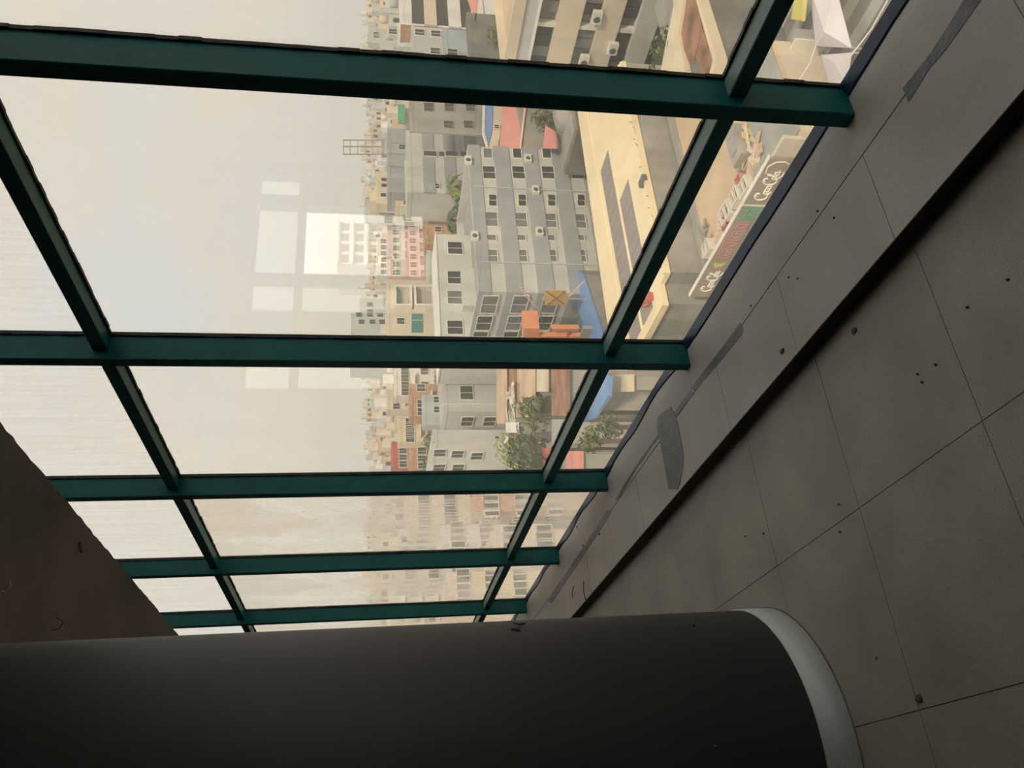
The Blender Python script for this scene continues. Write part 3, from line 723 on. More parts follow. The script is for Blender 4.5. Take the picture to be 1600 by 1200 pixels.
panels(-51.9, -49.3, 31.3, 49.8, 'longer strip of grey panels on the yellow roof, nearer the striped block')
panels(-48.7, -46.2, 31.3, 43.6, 'shorter strip of grey panels on the yellow roof, nearer the street')
o_ = at_z(1018, 468, ZY)
t = thing('red_sign_box', 'small faded red sign box on the near corner of the yellow roof', 'sign', (o_.x, o_.y, ZY))
sub(t, 'box', REDP, lambda mb: mb.box(o_.x-.6, o_.x+.5, o_.y-.3, o_.y+.3, ZY, ZY+.9))
sub(t, 'border', PINK, lambda mb: (mb.box(o_.x-.6, o_.x+.5, o_.y-.34, o_.y-.3, ZY+.75, ZY+.9), mb.box(o_.x-.6, o_.x+.5, o_.y-.34, o_.y-.3, ZY, ZY+.12), mb.tube([(o_.x-.4,o_.y-.33,ZY+.6),(o_.x-.1,o_.y-.33,ZY+.3),(o_.x+.3,o_.y-.33,ZY+.62)], .05)))
v_ = at_z(1003, 300, ZY)
single('roof_vent', MB().box(-43.9, -42.9, v_.y+.0, v_.y+.5, ZY, ZY+.35), DKROOF, 'dark box vent at the street edge of the yellow roof', 'vent')
# ---- blue sheet roof and the terrace beside it
B = lambda x, y, z=-19.5: at_z(x, y, z)
p = [B(893,418), B(911,428), B(947,536), B(925,536), B(897,470)]
q = [B(897,470), B(925,536), B(908,536), B(886,455), B(893,418)]
t = thing('blue_roof', 'long bright blue sheet roof beside the yellow hall', 'roof', tuple(p[2]))
sub(t, 'sheet', BLUE, lambda mb: mb.prism([(a.x,a.y) for a in p], -19.65, -19.5))
sub(t, 'slope', BLUED, lambda mb: mb.add([q[0],q[1],q[2]-Vector((0,0,.5)),q[3]-Vector((0,0,.5)),q[4]], [(0,1,2,3,4)]))
sub(t, 'walls', CONC, lambda mb: mb.prism([(a.x,a.y) for a in (p[1],p[2],p[3],p[4],p[0])], GZ, -19.7))
t = thing('terrace_building', 'low building with a dark flat terrace in front of the striped block', 'building', (-68, 42, GZ))
sub(t, 'walls', CONC, lambda mb: mb.box(-72.6, -63.4, 37.5, 45.3, GZ, -21.3)); sub(t, 'terrace', C('terrace_grey', .22, .23, .21), lambda mb: mb.box(-72.7, -63.3, 37.4, 45.4, -21.3, -21.1))
t = thing('orange_frame', 'orange painted frame structure at the edge of the second mullion', 'frame', tuple(at_y(880, 525, 40)))
Y = 40.0
def q3(mb, x_0, x_1, y_0, y_1, th=.5):
    a, b, c, e_ = at_y(x_0,y_0,Y), at_y(x_1,y_0,Y), at_y(x_1,y_1,Y), at_y(x_0,y_1,Y)
    V = [a,b,c,e_]; mb.add(V+[v+Vector((0,th,0)) for v in V], [(0,1,2,3),(7,6,5,4),(0,4,5,1),(1,5,6,2),(2,6,7,3),(3,7,4,0)])
sub(t, 'panel', ORANGE, lambda mb: q3(mb, 818, 843, 513, 545, 2.0))
sub(t, 'beam', ORANGE, lambda mb: q3(mb, 862, 905, 514, 518)); sub(t, 'beam', ORANGE, lambda mb: q3(mb, 843, 907, 526, 531))
sub(t, 'post', ORANGE, lambda mb: q3(mb, 885, 888, 517, 527))
sub(t, 'support', CONC, lambda mb: mb.box(at_y(905,545,Y).x-2, at_y(905,514,Y).x, Y, Y+.4, GZ, at_y(905,530,Y).z))
t = thing('cross_board', 'yellow square board with a dark X across it in front of the striped block', 'board', tuple(at_y(880, 468, 43)))
Y = 43.0
sub(t, 'board', YBOARD, lambda mb: q3(mb, 851, 885, 454, 477, .08))
def xb(mb):
    for (a, b) in (((853,455),(882,476)), ((882,456),(856,476))): 
        A, Bq = at_y(*a, 42.95), at_y(*b, 42.95); mb.tube([A, Bq], .045, 4)
sub(t, 'cross_brace', RUSTY, xb)
A = at_y(870, 466, 43.2); sub(t, 'pole', POLE, lambda mb: mb.tube([(A.x, A.y, -21.1), (A.x, A.y, at_y(848,466,43).z)], .05))
def pennants(pts, Y, label):
    t = thing('pennant_string', label, 'bunting', tuple(at_y(*pts[-1], Y)))
    P = [at_y(x, y, Y) for x, y in pts]
    sub(t, 'cord', LETW, lambda mb: mb.tube(P, .02, 4))
    k = 0
    for i in range(len(P)-1):
        n = 12
        for j in range(n):
            a = P[i].lerp(P[i+1], j/n); b = P[i].lerp(P[i+1], (j+.8)/n); c = (a+b)/2-Vector((0,0,.26))
            mb = MB(); mb.add([a, b, c, a+Vector((0,.01,0)), b+Vector((0,.01,0)), c+Vector((0,.01,0))], [(0,2,1),(3,4,5),(0,1,4,3),(1,2,5,4),(2,0,3,5)])
            mb.build('pennant', LETR if k % 2 else LETW, t); k += 1
pennants([(812,449),(828,471),(844,487)], 42.5, 'red and white bunting slanting left of the crossed yellow board')
pennants([(889,463),(901,450),(913,438)], 38.6, 'red and white bunting over the blue roof')
A, Bq = at_y(842,480,42.5), at_y(850,512,42.5)
single('flag_pole', MB().tube([A, Bq, (Bq.x, Bq.y, -21.1)], .06), POLE, 'pale leaning pole at the end of the left bunting', 'pole')

# ---- sandy roof with the long sign board
YS, ZS = 30.19, -20.5
t = thing('market_building', 'low market building with a sandy flat roof behind the long street sign', 'building', (-36, 38, GZ))
sub(t, 'walls', CREAM, lambda mb: (mb.box(-43.0, -28.6, 30.35, 38.4, GZ, -22.2), mb.box(-43.0, -38.5, 38.4, 47.5, GZ, -22.2)))
sub(t, 'roof', SAND, lambda mb: mb.prism([(-43.0,30.35),(-28.6,30.35),(-28.6,38.4),(-38.5,38.4),(-38.5,47.5),(-43.0,47.5)], -22.2, -22.0))
sub(t, 'kerb_wall', GREYR, lambda mb: mb.box(-43.0, -42.2, 31.0, 47.5, -22.0, -21.75))
sub(t, 'front_wall', CREAM, lambda mb: mb.box(-43.2, -28.6, 30.35, 30.6, -22.0, -20.75))
sub(t, 'side_shed', GREYR, lambda mb: mb.prism([(-33.2,31.2),(-28.7,31.2),(-28.7,41),(-33.2,41)], -22.0, [-21.9,-21.9,-21.86,-21.86]))
t = thing('street_sign', 'long brown street sign board with white script along the market roof edge', 'sign', (-36.6, YS, -22.2))
secs = [(-29.95, -33.75, SIGNB), (-33.85, -35.2, SIGNG), (-35.2, -39.2, SIGNB), (-39.2, -43.3, SIGNB)]
for a, b, m in secs: sub(t, 'board', m, lambda mb: mb.box(b+.01, a-.01, YS, YS+.14, ZS-1.62, ZS))
sub(t, 'top_rail', TRIMW, lambda mb: mb.box(-43.3, -29.9, YS-.03, YS+.25, ZS, ZS+.06))
sub(t, 'bottom_rail', TRIMW, lambda mb: mb.box(-43.3, -29.9, YS-.12, YS+.05, ZS-1.72, ZS-1.62))
sub(t, 'divider', TRIMW, lambda mb: mb.box(-33.86, -33.76, YS-.06, YS+.15, ZS-1.62, ZS+.03))
def arc(cx, cy, rx, ry, a0, a1, n=12): return [(cx+rx*math.cos(math.radians(a0+(a1-a0)*i/n)), cy+ry*math.sin(math.radians(a0+(a1-a0)*i/n))) for i in range(n+1)]
SCRIPT = [arc(.13,.50,.125,.34,60,300)+[(.22,.16),(.30,.10)], arc(.16,.72,.05,.10,200,-60), arc(.255,.36,.045,.12,0,360), arc(.345,.36,.045,.12,50,310),
          arc(.425,.36,.042,.12,20,340), [(.468,.48),(.468,.30),(.49,.24),(.515,.30)], [(.50,.40),(.545,.44)],
          arc(.63,.50,.115,.36,65,295)+[(.72,.18),(.84,.02),(.93,.05)], arc(.655,.76,.045,.10,200,-60), arc(.735,.36,.042,.12,0,360),
          [(.785,.34),(.83,.70),(.825,.86),(.80,.80),(.795,.34),(.82,.24)], arc(.875,.36,.040,.12,20,340), [(.915,.48),(.915,.30),(.935,.24),(.97,.30)]]
def script(x_left, width, z0, h, m, r, t, strokes=SCRIPT, slant=.10):
    for st in strokes:
        P = [(x_left+width*(u_+slant*v_*.3), YS-.03, z0+h*v_) for u_, v_ in st]
        sub(t, 'letter_stroke', m, lambda mb: mb.tube(P, r, 5))
script(-33.35, 2.55, ZS-1.35, 1.15, LETW, .05, t)
script(-42.6, 2.4, ZS-1.35, 1.10, LETW, .05, t)
sub(t, 'swoosh', TRIMW, lambda mb: mb.tube([(-31.1,YS-.03,ZS-.25),(-30.6,YS-.03,ZS-.15),(-30.2,YS-.03,ZS-.5),(-30.15,YS-.03,ZS-1.0),(-30.3,YS-.03,ZS-1.3)], .05))
GLY = [[(.0,1.),(.9,1.)],[(.2,1.),(.2,.3),(.5,.1)],[(.2,.6),(.6,.75),(.7,.3)]], [[(.0,1.),(.9,1.)],[(.7,1.),(.7,.1)],[(.7,.5),(.2,.65),(.15,.3),(.5,.2)]], [[(.0,1.),(.95,1.)],[(.5,1.),(.15,.55),(.6,.1)],[(.8,1.),(.8,.1)]]
for i in range(6):
    gl_ = GLY[i % 3]
    script(-38.95+.6*i, .52, ZS-1.2, .85, LETR, .045, t, gl_, 0)
script(-38.95, 3.4, ZS-.2, .0, LETR, .03, t, [[(0,0),(1,0)]], 0)
for i in range(2): script(-34.95+.5*i, .4, ZS-1.1, .6, GREENP, .05, t, GLY[i], 0)
sub(t, 'yellow_emblem', TARPY, lambda mb: mb.add([(-39.95,YS-.02,ZS-.5),(-39.35,YS-.02,ZS-.25),(-39.5,YS-.02,ZS-.75),(-39.3,YS-.02,ZS-1.2),(-39.8,YS-.02,ZS-.95),
                                                 (-39.95,YS+.01,ZS-.5),(-39.35,YS+.01,ZS-.25),(-39.5,YS+.01,ZS-.75),(-39.3,YS+.01,ZS-1.2),(-39.8,YS+.01,ZS-.95)], [(4,3,2,1,0),(0,1,6,5),(4,0,5,9)]))
# white open-fronted boxes standing on the roof behind the sign
for i, (x, y, s, lb) in enumerate(((1166,293,1.0,'white roof box behind the first white script, upper one of a close pair'), (1152,308,1.0,'white roof box behind the first white script, lower one of a close pair'),
              (1137,333,1.15,'white roof box behind the green part of the sign'), (1108,388,.95,'white roof box beside the heap of scrap'), (1077,432,1.1,'white roof box nearest the yellow hall corner'))):
    p = at_z(x, y, -21.6); t = thing('roof_box', lb, 'roof unit', (p.x, p.y, -22.0))
    sub(t, 'casing', ACM, lambda mb: (mb.box(p.x-.6*s, p.x-.5*s, p.y-.5*s, p.y+.5*s, -22.0, -21.3), mb.box(p.x+.5*s, p.x+.6*s, p.y-.5*s, p.y+.5*s, -22.0, -21.3),
        mb.box(p.x-.5*s, p.x+.5*s, p.y+.42*s, p.y+.5*s, -22.0, -21.3), mb.box(p.x-.5*s, p.x+.5*s, p.y-.5*s, p.y-.42*s, -22, -21.3), mb.box(p.x-.05, p.x+.05, p.y-.42*s, p.y+.42*s, -21.5, -21.32)))
    sub(t, 'coil', DKROOF, lambda mb: mb.box(p.x-.5*s, p.x+.5*s, p.y-.42*s, p.y+.42*s, -22, -21.55))
A = [at_z(x, y, -21.9) for x, y in ((1156,259),(1170,259),(1170,287),(1156,290))]
single('tarpaulin', MB().prism([(a.x,a.y) for a in A], -22.0, [-21.9,-21.8,-21.85,-21.93]), C('slate_tarp', .20, .23, .30), 'slate blue tarpaulin sheet on the sandy roof', 'tarpaulin')
for (x, y, m, lb) in ((1143,350,REDP,'faded red crate between two white roof boxes'), (1166,285,PINK,'small pink crate against the upper white roof boxes')):
    p = at_z(x, y-2, -22); t = thing('crate', lb, 'crate', (p.x, p.y, -22.0)); s = .4
    sub(t, 'sides', m, lambda mb: (mb.box(p.x-s,p.x-s+.06,p.y-s,p.y+s,-22,-21.4), mb.box(p.x+s-.06,p.x+s,p.y-s,p.y+s,-22,-21.4), mb.box(p.x-s,p.x+s,p.y-s,p.y-s+.06,-22,-21.4), mb.box(p.x-s,p.x+s,p.y+s-.06,p.y+s,-22,-21.4)))
    sub(t, 'bottom', m, lambda mb: mb.box(p.x-s, p.x+s, p.y-s, p.y+s, -22, -21.95))
def heap(x, y, n, sx, sy, label, mats, z=-22.0, seed=1):
    """a pile of planks and sheets; each piece is a part"""
    random.seed(seed); c = at_z(x, y, z); t = thing('scrap_heap', label, 'scrap', (c.x, c.y, z))
    for i in range(n):
        L, w2_, h2 = random.uniform(.5, 1.5), random.uniform(.08, .4), random.uniform(.03, .12)
        mb = MB(); mb.box(-L/2, L/2, -w2_/2, w2_/2, 0, h2)
        o = mb.build('scrap_piece', random.choice(mats), t, (0,0,0))
        o.location = (random.uniform(-sx, sx), random.uniform(-sy, sy), random.uniform(.02, .25)); o.rotation_euler = (random.uniform(-.15,.15), random.uniform(-.15,.15), random.uniform(0, 3.1))
heap(1107, 378, 26, .7, 1.3, 'heap of grey scrap boards on the sandy roof', [GREYR, CONC, TANM, DKROOF], seed=4)
heap(1131, 367, 16, .7, .6, 'pinkish heap of cloth and planks beside the scrap', [C('pink_cloth', .72, .55, .46), CREAM, TANM], seed=5)
heap(1172, 235, 34, .8, 2.2, 'long heap of timber and planks along the sandy roof edge', [CREAM2, TANM, C('pink_cloth',.7,.5,.4), YBOARD, CREAM], seed=6)
heap(1190, 250, 18, .5, 1.5, 'heap of pale junk beside the grey shed roof', [CREAM, WHITE, TANM, CONC], seed=7)
t = thing('parked_unit', 'grey machine casing on the sandy roof near the first mullion', 'roof unit', tuple(at_z(1163, 222, -22)))
p = at_z(1160, 222, -22); sub(t, 'casing', CONC, lambda mb: mb.box(p.x-.7, p.x+.6, p.y-1.6, p.y+1.0, -22, -21.3)); sub(t, 'hatch', GREYR, lambda mb: mb.box(p.x-.4, p.x+.3, p.y-1.0, p.y+.2, -21.3, -21.2))
# sheds behind the sandy roof
t = thing('grey_shed', 'grey corrugated shed roof squeezed against the right side of the yellow hall', 'shed', (-41, 52, GZ))
sub(t, 'walls', CONC, lambda mb: mb.box(-42.9, -38.5, 47.8, 61.3, GZ, -23.4))
for k in range(13): sub(t, 'roof_sheet', GREYR if k % 3 else CONC, lambda mb: mb.prism([(-43.0,47.8+k),(-38.3,47.8+k),(-38.3,48.77+k),(-43.0,48.77+k)], [-23.4]*4, [-23.0-.0*k,-23.3,-23.3,-23.0]))
t = thing('cream_shed', 'cream flat roof with a brown patch behind the sandy roof', 'shed', (-36, 54, GZ))
sub(t, 'walls', CREAM, lambda mb: mb.box(-38.2, -36.3, 47.8, 61.3, GZ, -22.3)); sub(t, 'roof', CREAM, lambda mb: mb.box(-38.3, -36.2, 47.7, 61.3, -22.3, -22.1)); sub(t, 'brown_patch', TANM, lambda mb: mb.box(-37.6,-36.4,49,52,-22.1,-22.05))

# ---- street in front: road, kerb, barrier
t = struct(MB().box(-200, 120, 12.5, 27.5, GZ, GZ+.05).build('road', ASPH)); t['label'] = 'dull green-grey road below the yellow hall'
for (a, b, lb) in ((19.6, 20.2, 'pale concrete median strip along the road'), (27.4, 28.2, 'pale pavement kerb beside the market building')):
    o = MB().box(-200, 120, a, b, GZ+.05, GZ+.35).build('kerb', LGREY); struct(o, lb)
# things on the right of the first mullion, low pane
t = thing('tent_canopy', 'large lavender-white tarpaulin canopy over the market alley, upper one', 'canopy', tuple(at_z(1300, 40, -24)))
def canopy(t, pts, z, m, ridge):
    P = [at_z(x, y, z) for x, y in pts]; c = at_z(*ridge, z+.9); n = len(P)
    for i in range(n):
        a, b = P[i], P[(i+1)%n]
        mb = MB(); mb.add([a, b, c, a-Vector((0,0,.05)), b-Vector((0,0,.05)), c-Vector((0,0,.05))], [(0,1,2),(5,4,3),(0,3,4,1)]); mb.build('tarp_panel', m, t)
    for a in P: mb = MB(); mb.tube([a, (a.x, a.y, GZ)], .05, 4); mb.build('pole', POLE, t)
canopy(t, [(1262,-30),(1305,-20),(1330,75),(1275,72)], -24, TARPW, (1288,50))
t = thing('tent_canopy', 'smaller lavender-white tarpaulin canopy beside the ledge corner', 'canopy', tuple(at_z(1310, 110, -24)))
canopy(t, [(1283,86),(1330,82),(1322,135),(1296,134)], -24, TARPW, (1305,100))
A = [at_z(x, y, -23.5) for x, y in ((1247,-25),(1264,-25),(1258,33),(1238,30))]
single('tarpaulin', MB().prism([(a.x,a.y) for a in A], -23.5, [-23.4,-23.2,-23.3,-23.4]), TARPY, 'mustard yellow tarpaulin at the top of the low pane', 'tarpaulin')
t = thing('market_shed', 'grey slatted market roof under the lavender tarpaulins', 'shed', (-30, 40, GZ))
sub(t, 'walls', CONC, lambda mb: mb.prism([(-28.4,31.2),(-18,31.2),(-18,52.5),(-31.1,52.5),(-31.1,39.2),(-28.4,39.2)], GZ, -25.3))
for k in range(21): sub(t, 'roof_slat', DKROOF if k % 2 else GREYR, lambda mb: mb.box(-28.5 if k < 8 else -31.2, -17.9, 31.1+k, 32.05+k, -25.3, -25.1-.05*(k % 2)))
A = [at_z(x, y, -23.0) for x, y in ((1198,80),(1218,80),(1232,128),(1196,128))]
single('tan_roof', MB().prism([(a.x,a.y) for a in A], -23.6, -23.0), TANM, 'tan roof sheet beside the lower transom, right of the first mullion', 'roof')
t = thing('roof_box', 'white roof box beside the tan roof sheet', 'roof unit', tuple(at_z(1235, 65, -23.3))); p = at_z(1233, 66, -23.0)
sub(t, 'casing', ACM, lambda mb: (mb.box(p.x-.65,p.x-.5,p.y-.5,p.y+.5,-25.1,-23.0), mb.box(p.x-.5,p.x+.6,p.y-.5,p.y-.38,-25.1,-23.0))); sub(t, 'coil', GREYR, lambda mb: mb.box(p.x-.5,p.x+.6,p.y-.38,p.y+.5,-25.1,-23.2))
for (a, b, lb) in (((1390,-5),(1326,92),'white cable stretched beside the window foot, right of the first mullion'), ((1275,70),(1247,128),'thin cable hanging across the slatted market roof')):
    A, Bq = at_z(*a, -21), at_z(*b, -21); single('cable', MB().tube([A, (A+Bq)/2-Vector((0,0,.15)), Bq], .035, 4), LETW, lb, 'cable')
A, Bq = at_z(1042,480,-19.5), at_z(1104,477,-23); single('cable', MB().tube([A, Bq], .03, 4), LETW, 'pale cable crossing above the road below the yellow hall', 'cable')

# ---- office building at the upper right
YO = 62.3
lx = at_y(850, 118, YO).x
zs = [at_y(v, 0, YO).z for v in (803, 822, 843, 846, 876, 915, 945, 979, 1006, 1040, 1075)]
t = thing('office_building', 'large office building with cream floor bands and dark window strips at the top', 'building', (-30, 70, GZ))
sub(t, 'core', DKROOF, lambda mb: mb.box(lx+.3, 10, YO+.5, YO+16, GZ, zs[1]))
sub(t, 'roof', SAND, lambda mb: mb.box(lx, 10, YO-.2, YO+16, zs[1], zs[1]+.25))
sub(t, 'parapet', CREAM, lambda mb: (mb.box(lx, 10, YO-.3, YO-.05, zs[1], zs[0]), mb.box(lx, lx+.25, YO-.05, YO+16, zs[1], zs[0])))
sub(t, 'fascia', PALEG, lambda mb: mb.box(lx, 10, YO-.1, YO+.2, zs[2], zs[1]))
sub(t, 'canopy_edge', TRIMW, lambda mb: mb.box(lx, 10, YO-.5, YO+.2, zs[3], zs[2]))
for a, b in ((4, 5), (6, 7), (8, 9)): sub(t, 'floor_band', CREAM if a < 8 else LGREY, lambda mb: mb.box(lx, 10, YO-.25, YO+.5, zs[b], zs[a]))
px = [at_y(850, y, YO).x for y in (38, 118, -60)] + [lx+.4]
for x in px:
    for a, b in ((3, 4), (5, 6), (7, 8)): sub(t, 'pier', TRIMW, lambda mb: mb.box(x-.2, x+.2, YO-.05, YO+.5, zs[b], zs[a]))
x = lx+.8; random.seed(14)
while x < 4:
    for a, b in ((3, 4), (5, 6), (7, 8)):
        if min(abs(x+.55-q) for q in px) > .6:
            sub(t, 'window', random.choice([WIN, WIN, WINL]), lambda mb: mb.box(x, x+1.1, YO+.25, YO+.4, zs[b]+.05, zs[a]-.05))
    x += 1.2
for (x, y, lb) in ((932, 24, 'air conditioner in the second window strip of the office, upper one'), (912, 92, 'air conditioner in the second window strip of the office, lower one beside the first mullion'), (957, 73, 'air conditioner hung on the cream band of the office building')):
    p = at_y(x, y, YO-.25); ac_unit((p.x, YO-.25, p.z), 'S', lb, 1.25)
d = (lx-5, lx-.4, YO+2, YO+14, zs[0]-.5); 
tree(at_y(1022, 75, 49), 3.4, 2.4, 'dark green leafy tree in front of the office foot', LEAF, 420, zb=GZ)
# rusty roofed shed and its cream parapets
P = lambda x, y, z=-20.0: at_z(x, y, z)
t = thing('rusty_shed', 'shed with a rusty brown sheet roof between cream parapets', 'shed', tuple(P(1080, 60, GZ)))
A = [P(1085,-20), P(1118,95), P(1113,118), P(1075,118), P(1060,55), P(1072,-20)]
sub(t, 'walls', DKROOF, lambda mb: mb.prism([(a.x,a.y) for a in A], GZ, -20.25))
strip = [[(1072,-20),(1079,-20),(1078,80),(1074,95),(1060,55)], [(1079,-20),(1087,-20),(1096,45),(1082,95),(1078,80)], [(1096,45),(1116,95),(1112,118),(1096,118),(1086,88)]]
for s_ in strip: A2 = [P(*q) for q in s_]; sub(t, 'roof_sheet', RUSTY, lambda mb: mb.prism([(a.x,a.y) for a in A2], -20.25, -20.05))
for s_ in ([(1063,-25),(1076,-25),(1063,52),(1076,122),(1033,122),(1045,60)], [(1085,-20),(1089,-18),(1123,92),(1117,122),(1111,118),(1117,94)]):
    A2 = [P(*q) for q in s_]; sub(t, 'parapet', CREAM2, lambda mb: mb.prism([(a.x,a.y) for a in A2], -20.6, -19.85))
# buildings above the office, right of the first mullion
random.seed(41)
d = corner(-78, 38, -60, 66, 626)
t = block('banded_building', 'white and cream banded building with an orange brick end wall at the top edge', d, WHITE, GREYR, side=BRICK)
for k, (a, b, m) in enumerate(((643, 662, WIN), (681, 699, WIN), (719, 735, WIN))):
    za, zb_ = at_x(a, 10, -78).z, at_x(b, 10, -78).z; sub(t, 'window_strip', m, lambda mb: mb.box(d[1]-.05, d[1]+.04, d[2]+.4, d[3], zb_, za))
    zc = at_x(b+19, 10, -78).z; sub(t, 'floor_band', CREAM if k == 0 else WHITE, lambda mb: mb.box(d[1]-.05, d[1]+.3, d[2], d[3], zc, zb_))
for i, (X, yc, yr, yl, pxx, m, lb, wins) in enumerate(((-76, 90, 41, 110, 644, PALEG, 'pale grey house with one square window below the banded building', ((656,51),(681,53),(680,80))),
        (-90, 72, 36, 84, 621, MINT, 'pale mint house with a dark window left of the grey house', ((635,59),(614,50))),
        (-110, 32, -20, 40, 602, WHITE, 'white house with one dark window at the very top edge', ((616,11),(614,24))),
        (-70, 95, 45, 110, 695, C('slate_plaster', .36, .42, .45), 'blue-grey house in front of the pale grey house', ((707,82),)),
        (-130, 66, 40, 74, 575, PALEG, 'small grey house with a row of windows on the skyline at the top', ((588,53),(588,57))))):
    d = corner(X, yc, yr, yl, pxx); t = block('house', lb, d, m, GREYR)
    for xx, yy in wins: p = at_x(xx, yy, X); window(t, d[1], p.y, p.z, 'E', 1.2, 1.3)
p1, p2, p3, p4 = at_x(727,-10,-66), at_x(729,-30,-66), at_x(748,-30,-64), at_x(742,32,-64)
single('sheet_roof', MB().add([p1,p2,p3,p4]+[q-Vector((0,0,.15)) for q in (p1,p2,p3,p4)], [(0,1,2,3),(7,6,5,4),(0,4,5,1),(1,5,6,2),(2,6,7,3),(3,7,4,0)]), PINK, 'salmon sheet roof below the banded building', 'roof')
d = corner(-64, 95, 20, 110, 735); block('shed_row', 'row of dark sheds between the banded building and the office', d, DKROOF, CONC)
tree(at_x(758, 60, -60), 3, 2.2, 'grey-green tree in front of the dark sheds at the top', LEAF, 260)
tree(at_x(782, 70, -56), 2.4, 1.4, 'small yellowing tree on the office roof corner', LEAFY, 180)

# ---- between second and third mullion
random.seed(51)
d = corner(-80, 643, 555, 673, 693)
t = block('pale_building', 'pale grey building with a sunlit white end wall between the second and third mullions', d, PALEG, GREYR, side=WHITE)  # end wall made whiter than the rest: its sunlight is put into the colour
for (xx, yy, w_) in ((729, 614, 1.7), (728, 575, 1.7)): p = at_x(xx, yy, -80); window(t, d[1], p.y, p.z, 'E', w_, 1.4)
for xx in (730, 765): p = at_y(xx, 658, d[2]); window(t, p.x, d[2], p.z, 'S', 2.2, 1.3)
for yy in (560, 600, 632): p = at_x(700, yy, -80); sub(t, 'drain_pipe', TRIMW, lambda mb: mb.tube([(d[1]+.12, p.y, d[4]), (d[1]+.12, p.y, GZ+3)], .05))
d = corner(-78, 692, 672, 765, 676)
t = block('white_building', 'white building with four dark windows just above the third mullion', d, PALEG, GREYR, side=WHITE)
for xx, yy in ((687, 707), (715, 709), (686, 730), (716, 730), (745, 712)): p = at_y(xx, yy, d[2]); window(t, p.x, d[2], p.z, 'S', 1.8, 1.25)
d = corner(-100, 664, 617, 672, 661); t = block('roof_block', 'plain pale blue-grey wall block behind the pale building', d, C('sky_grey', .50, .54, .55), GREYR); grid(t, d, 'E', 3, 2, d[4]-2, w_=.9, h_=.9, skip=.3)
for i, (X, yc, yr, yl, pxx, m, lb) in enumerate(((-120, 730, 690, 748, 612, REDP, 'faded red walled house in the row above the third mullion'), (-135, 640, 600, 650, 604, CREAM, 'cream house with stacked balconies between second and third mullions'),
        (-112, 690, 655, 700, 622, CREAM2, 'warm cream house right of the red walled house'), (-118, 618, 575, 630, 616, WHITE, 'white house with balcony slabs beside the second mullion'), (-105, 745, 700, 760, 640, BRICK, 'brick house in front of the red walled house'),
        (-108, 650, 600, 662, 640, BRICK, 'brownish red house behind the pale building'))):
    d = corner(X, yc, yr, yl, pxx); t = block('house', lb, d, m, GREYR); grid(t, d, 'E', 4, 3, d[4]-1.8, w_=1.2, h_=1.2, skip=.2)
    for r in range(2): sub(t, 'balcony_slab', TRIMW, lambda mb: mb.box(d[1], d[1]+.9, d[2]+.6, d[3]-1.5, d[4]-3.4-3.2*r, d[4]-3.2-3.2*r))
def lowroof(x_0, x_1, y_0, y_1, X, m, label, th=.3, rise=.5):
    z = at_x((x_0+x_1)/2, (y_0+y_1)/2, X).z
    A = [at_z(x_0,y_0,z), at_z(x_1,y_0,z), at_z(x_1,y_1,z), at_z(x_0,y_1,z)]
    t = thing('tin_roof', label, 'roof', (A[1].x, A[1].y, GZ))
    cxy = [(a.x, a.y) for a in A]; f = Vector(((A[0].x+A[3].x)/2, (A[0].y+A[3].y)/2))
    sub(t, 'walls', CONC, lambda mb: mb.prism([(A[0].x*.9+A[2].x*.1, A[0].y*.9+A[2].y*.1), (A[1].x*.9+A[3].x*.1, A[1].y*.9+A[3].y*.1), (A[2].x*.9+A[0].x*.1, A[2].y*.9+A[0].y*.1), (A[3].x*.9+A[1].x*.1, A[3].y*.9+A[1].y*.1)], GZ, z-.3))
    n = 4
    for k in range(n):
        a0, a1 = A[0].lerp(A[1], k/n), A[0].lerp(A[1], (k+.97)/n); b0, b1 = A[3].lerp(A[2], k/n), A[3].lerp(A[2], (k+.97)/n)
        sub(t, 'roof_sheet', m, lambda mb: mb.prism([(a0.x,a0.y),(a1.x,a1.y),(b1.x,b1.y),(b0.x,b0.y)], [z-.3]*4, [z+.02*(k%2)]*4))
lowroof(776, 788, 575, 662, -73, TANM, 'narrow tan roof strip left of the pale building, seen end on')
lowroof(806, 832, 572, 652, -65, TANM, 'broad tan sheet roof with weathered stripes between second and third mullions')
lowroof(786, 803, 560, 630, -70.5, RUSTY, 'rusty roof between the two tan roofs')
lowroof(834, 852, 568, 612, -60, CREAM, 'cream roof with a white rail beside the broad tan roof')
lowroof(862, 885, 570, 650, -55, RUSTY, 'rust-red patchy roof above the lower transom')
lowroof(846, 868, 700, 760, -62, REDP, 'red sheet roof near the third mullion')
lowroof(862, 880, 655, 698, -57, GREYR, 'grey slatted roof next to the red sheet roof')
lowroof(790, 806, 660, 676, -69, WHITE, 'small white roof behind the garden trees')
for x, y, h_, r, m, lb in ((782, 705, 5.5, 2.4, LEAFY, 'bright yellow-green tree above the third mullion'), (805, 712, 4, 3.0, LEAFD, 'dark green tree left of the yellow-green tree'), (826, 720, 3.5, 3.0, LEAFD, 'broad dark shrub below the dark green tree'),
                          (688, 590, 3.5, 1.8, LEAFY, 'light green tree growing against the pale building'), (668, 712, 4, 2.6, LEAF, 'tree between the white building and the brick house'), (822, 648, 3, 2.2, LEAF, 'olive tree at the end of the tan roof')):
    X = {782:-73, 805:-69, 826:-64, 822:-62}.get(x, -97); tree(at_x(x-10, y, X), h_, r, lb, m, 380)
tree(at_x(905, 690, -47), 2.0, 1.2, 'grey-green bush in the low pane past the pale blue tarpaulin', LEAF, 260)
tree(at_x(938, 668, -44), 1.6, 1.0, 'small dull bush in the low pane beside the pale blue tarpaulin', LEAFD, 220)
lowroof(885, 905, 705, 745, -46, PINK, 'faded pink roof in the low pane above the third mullion')
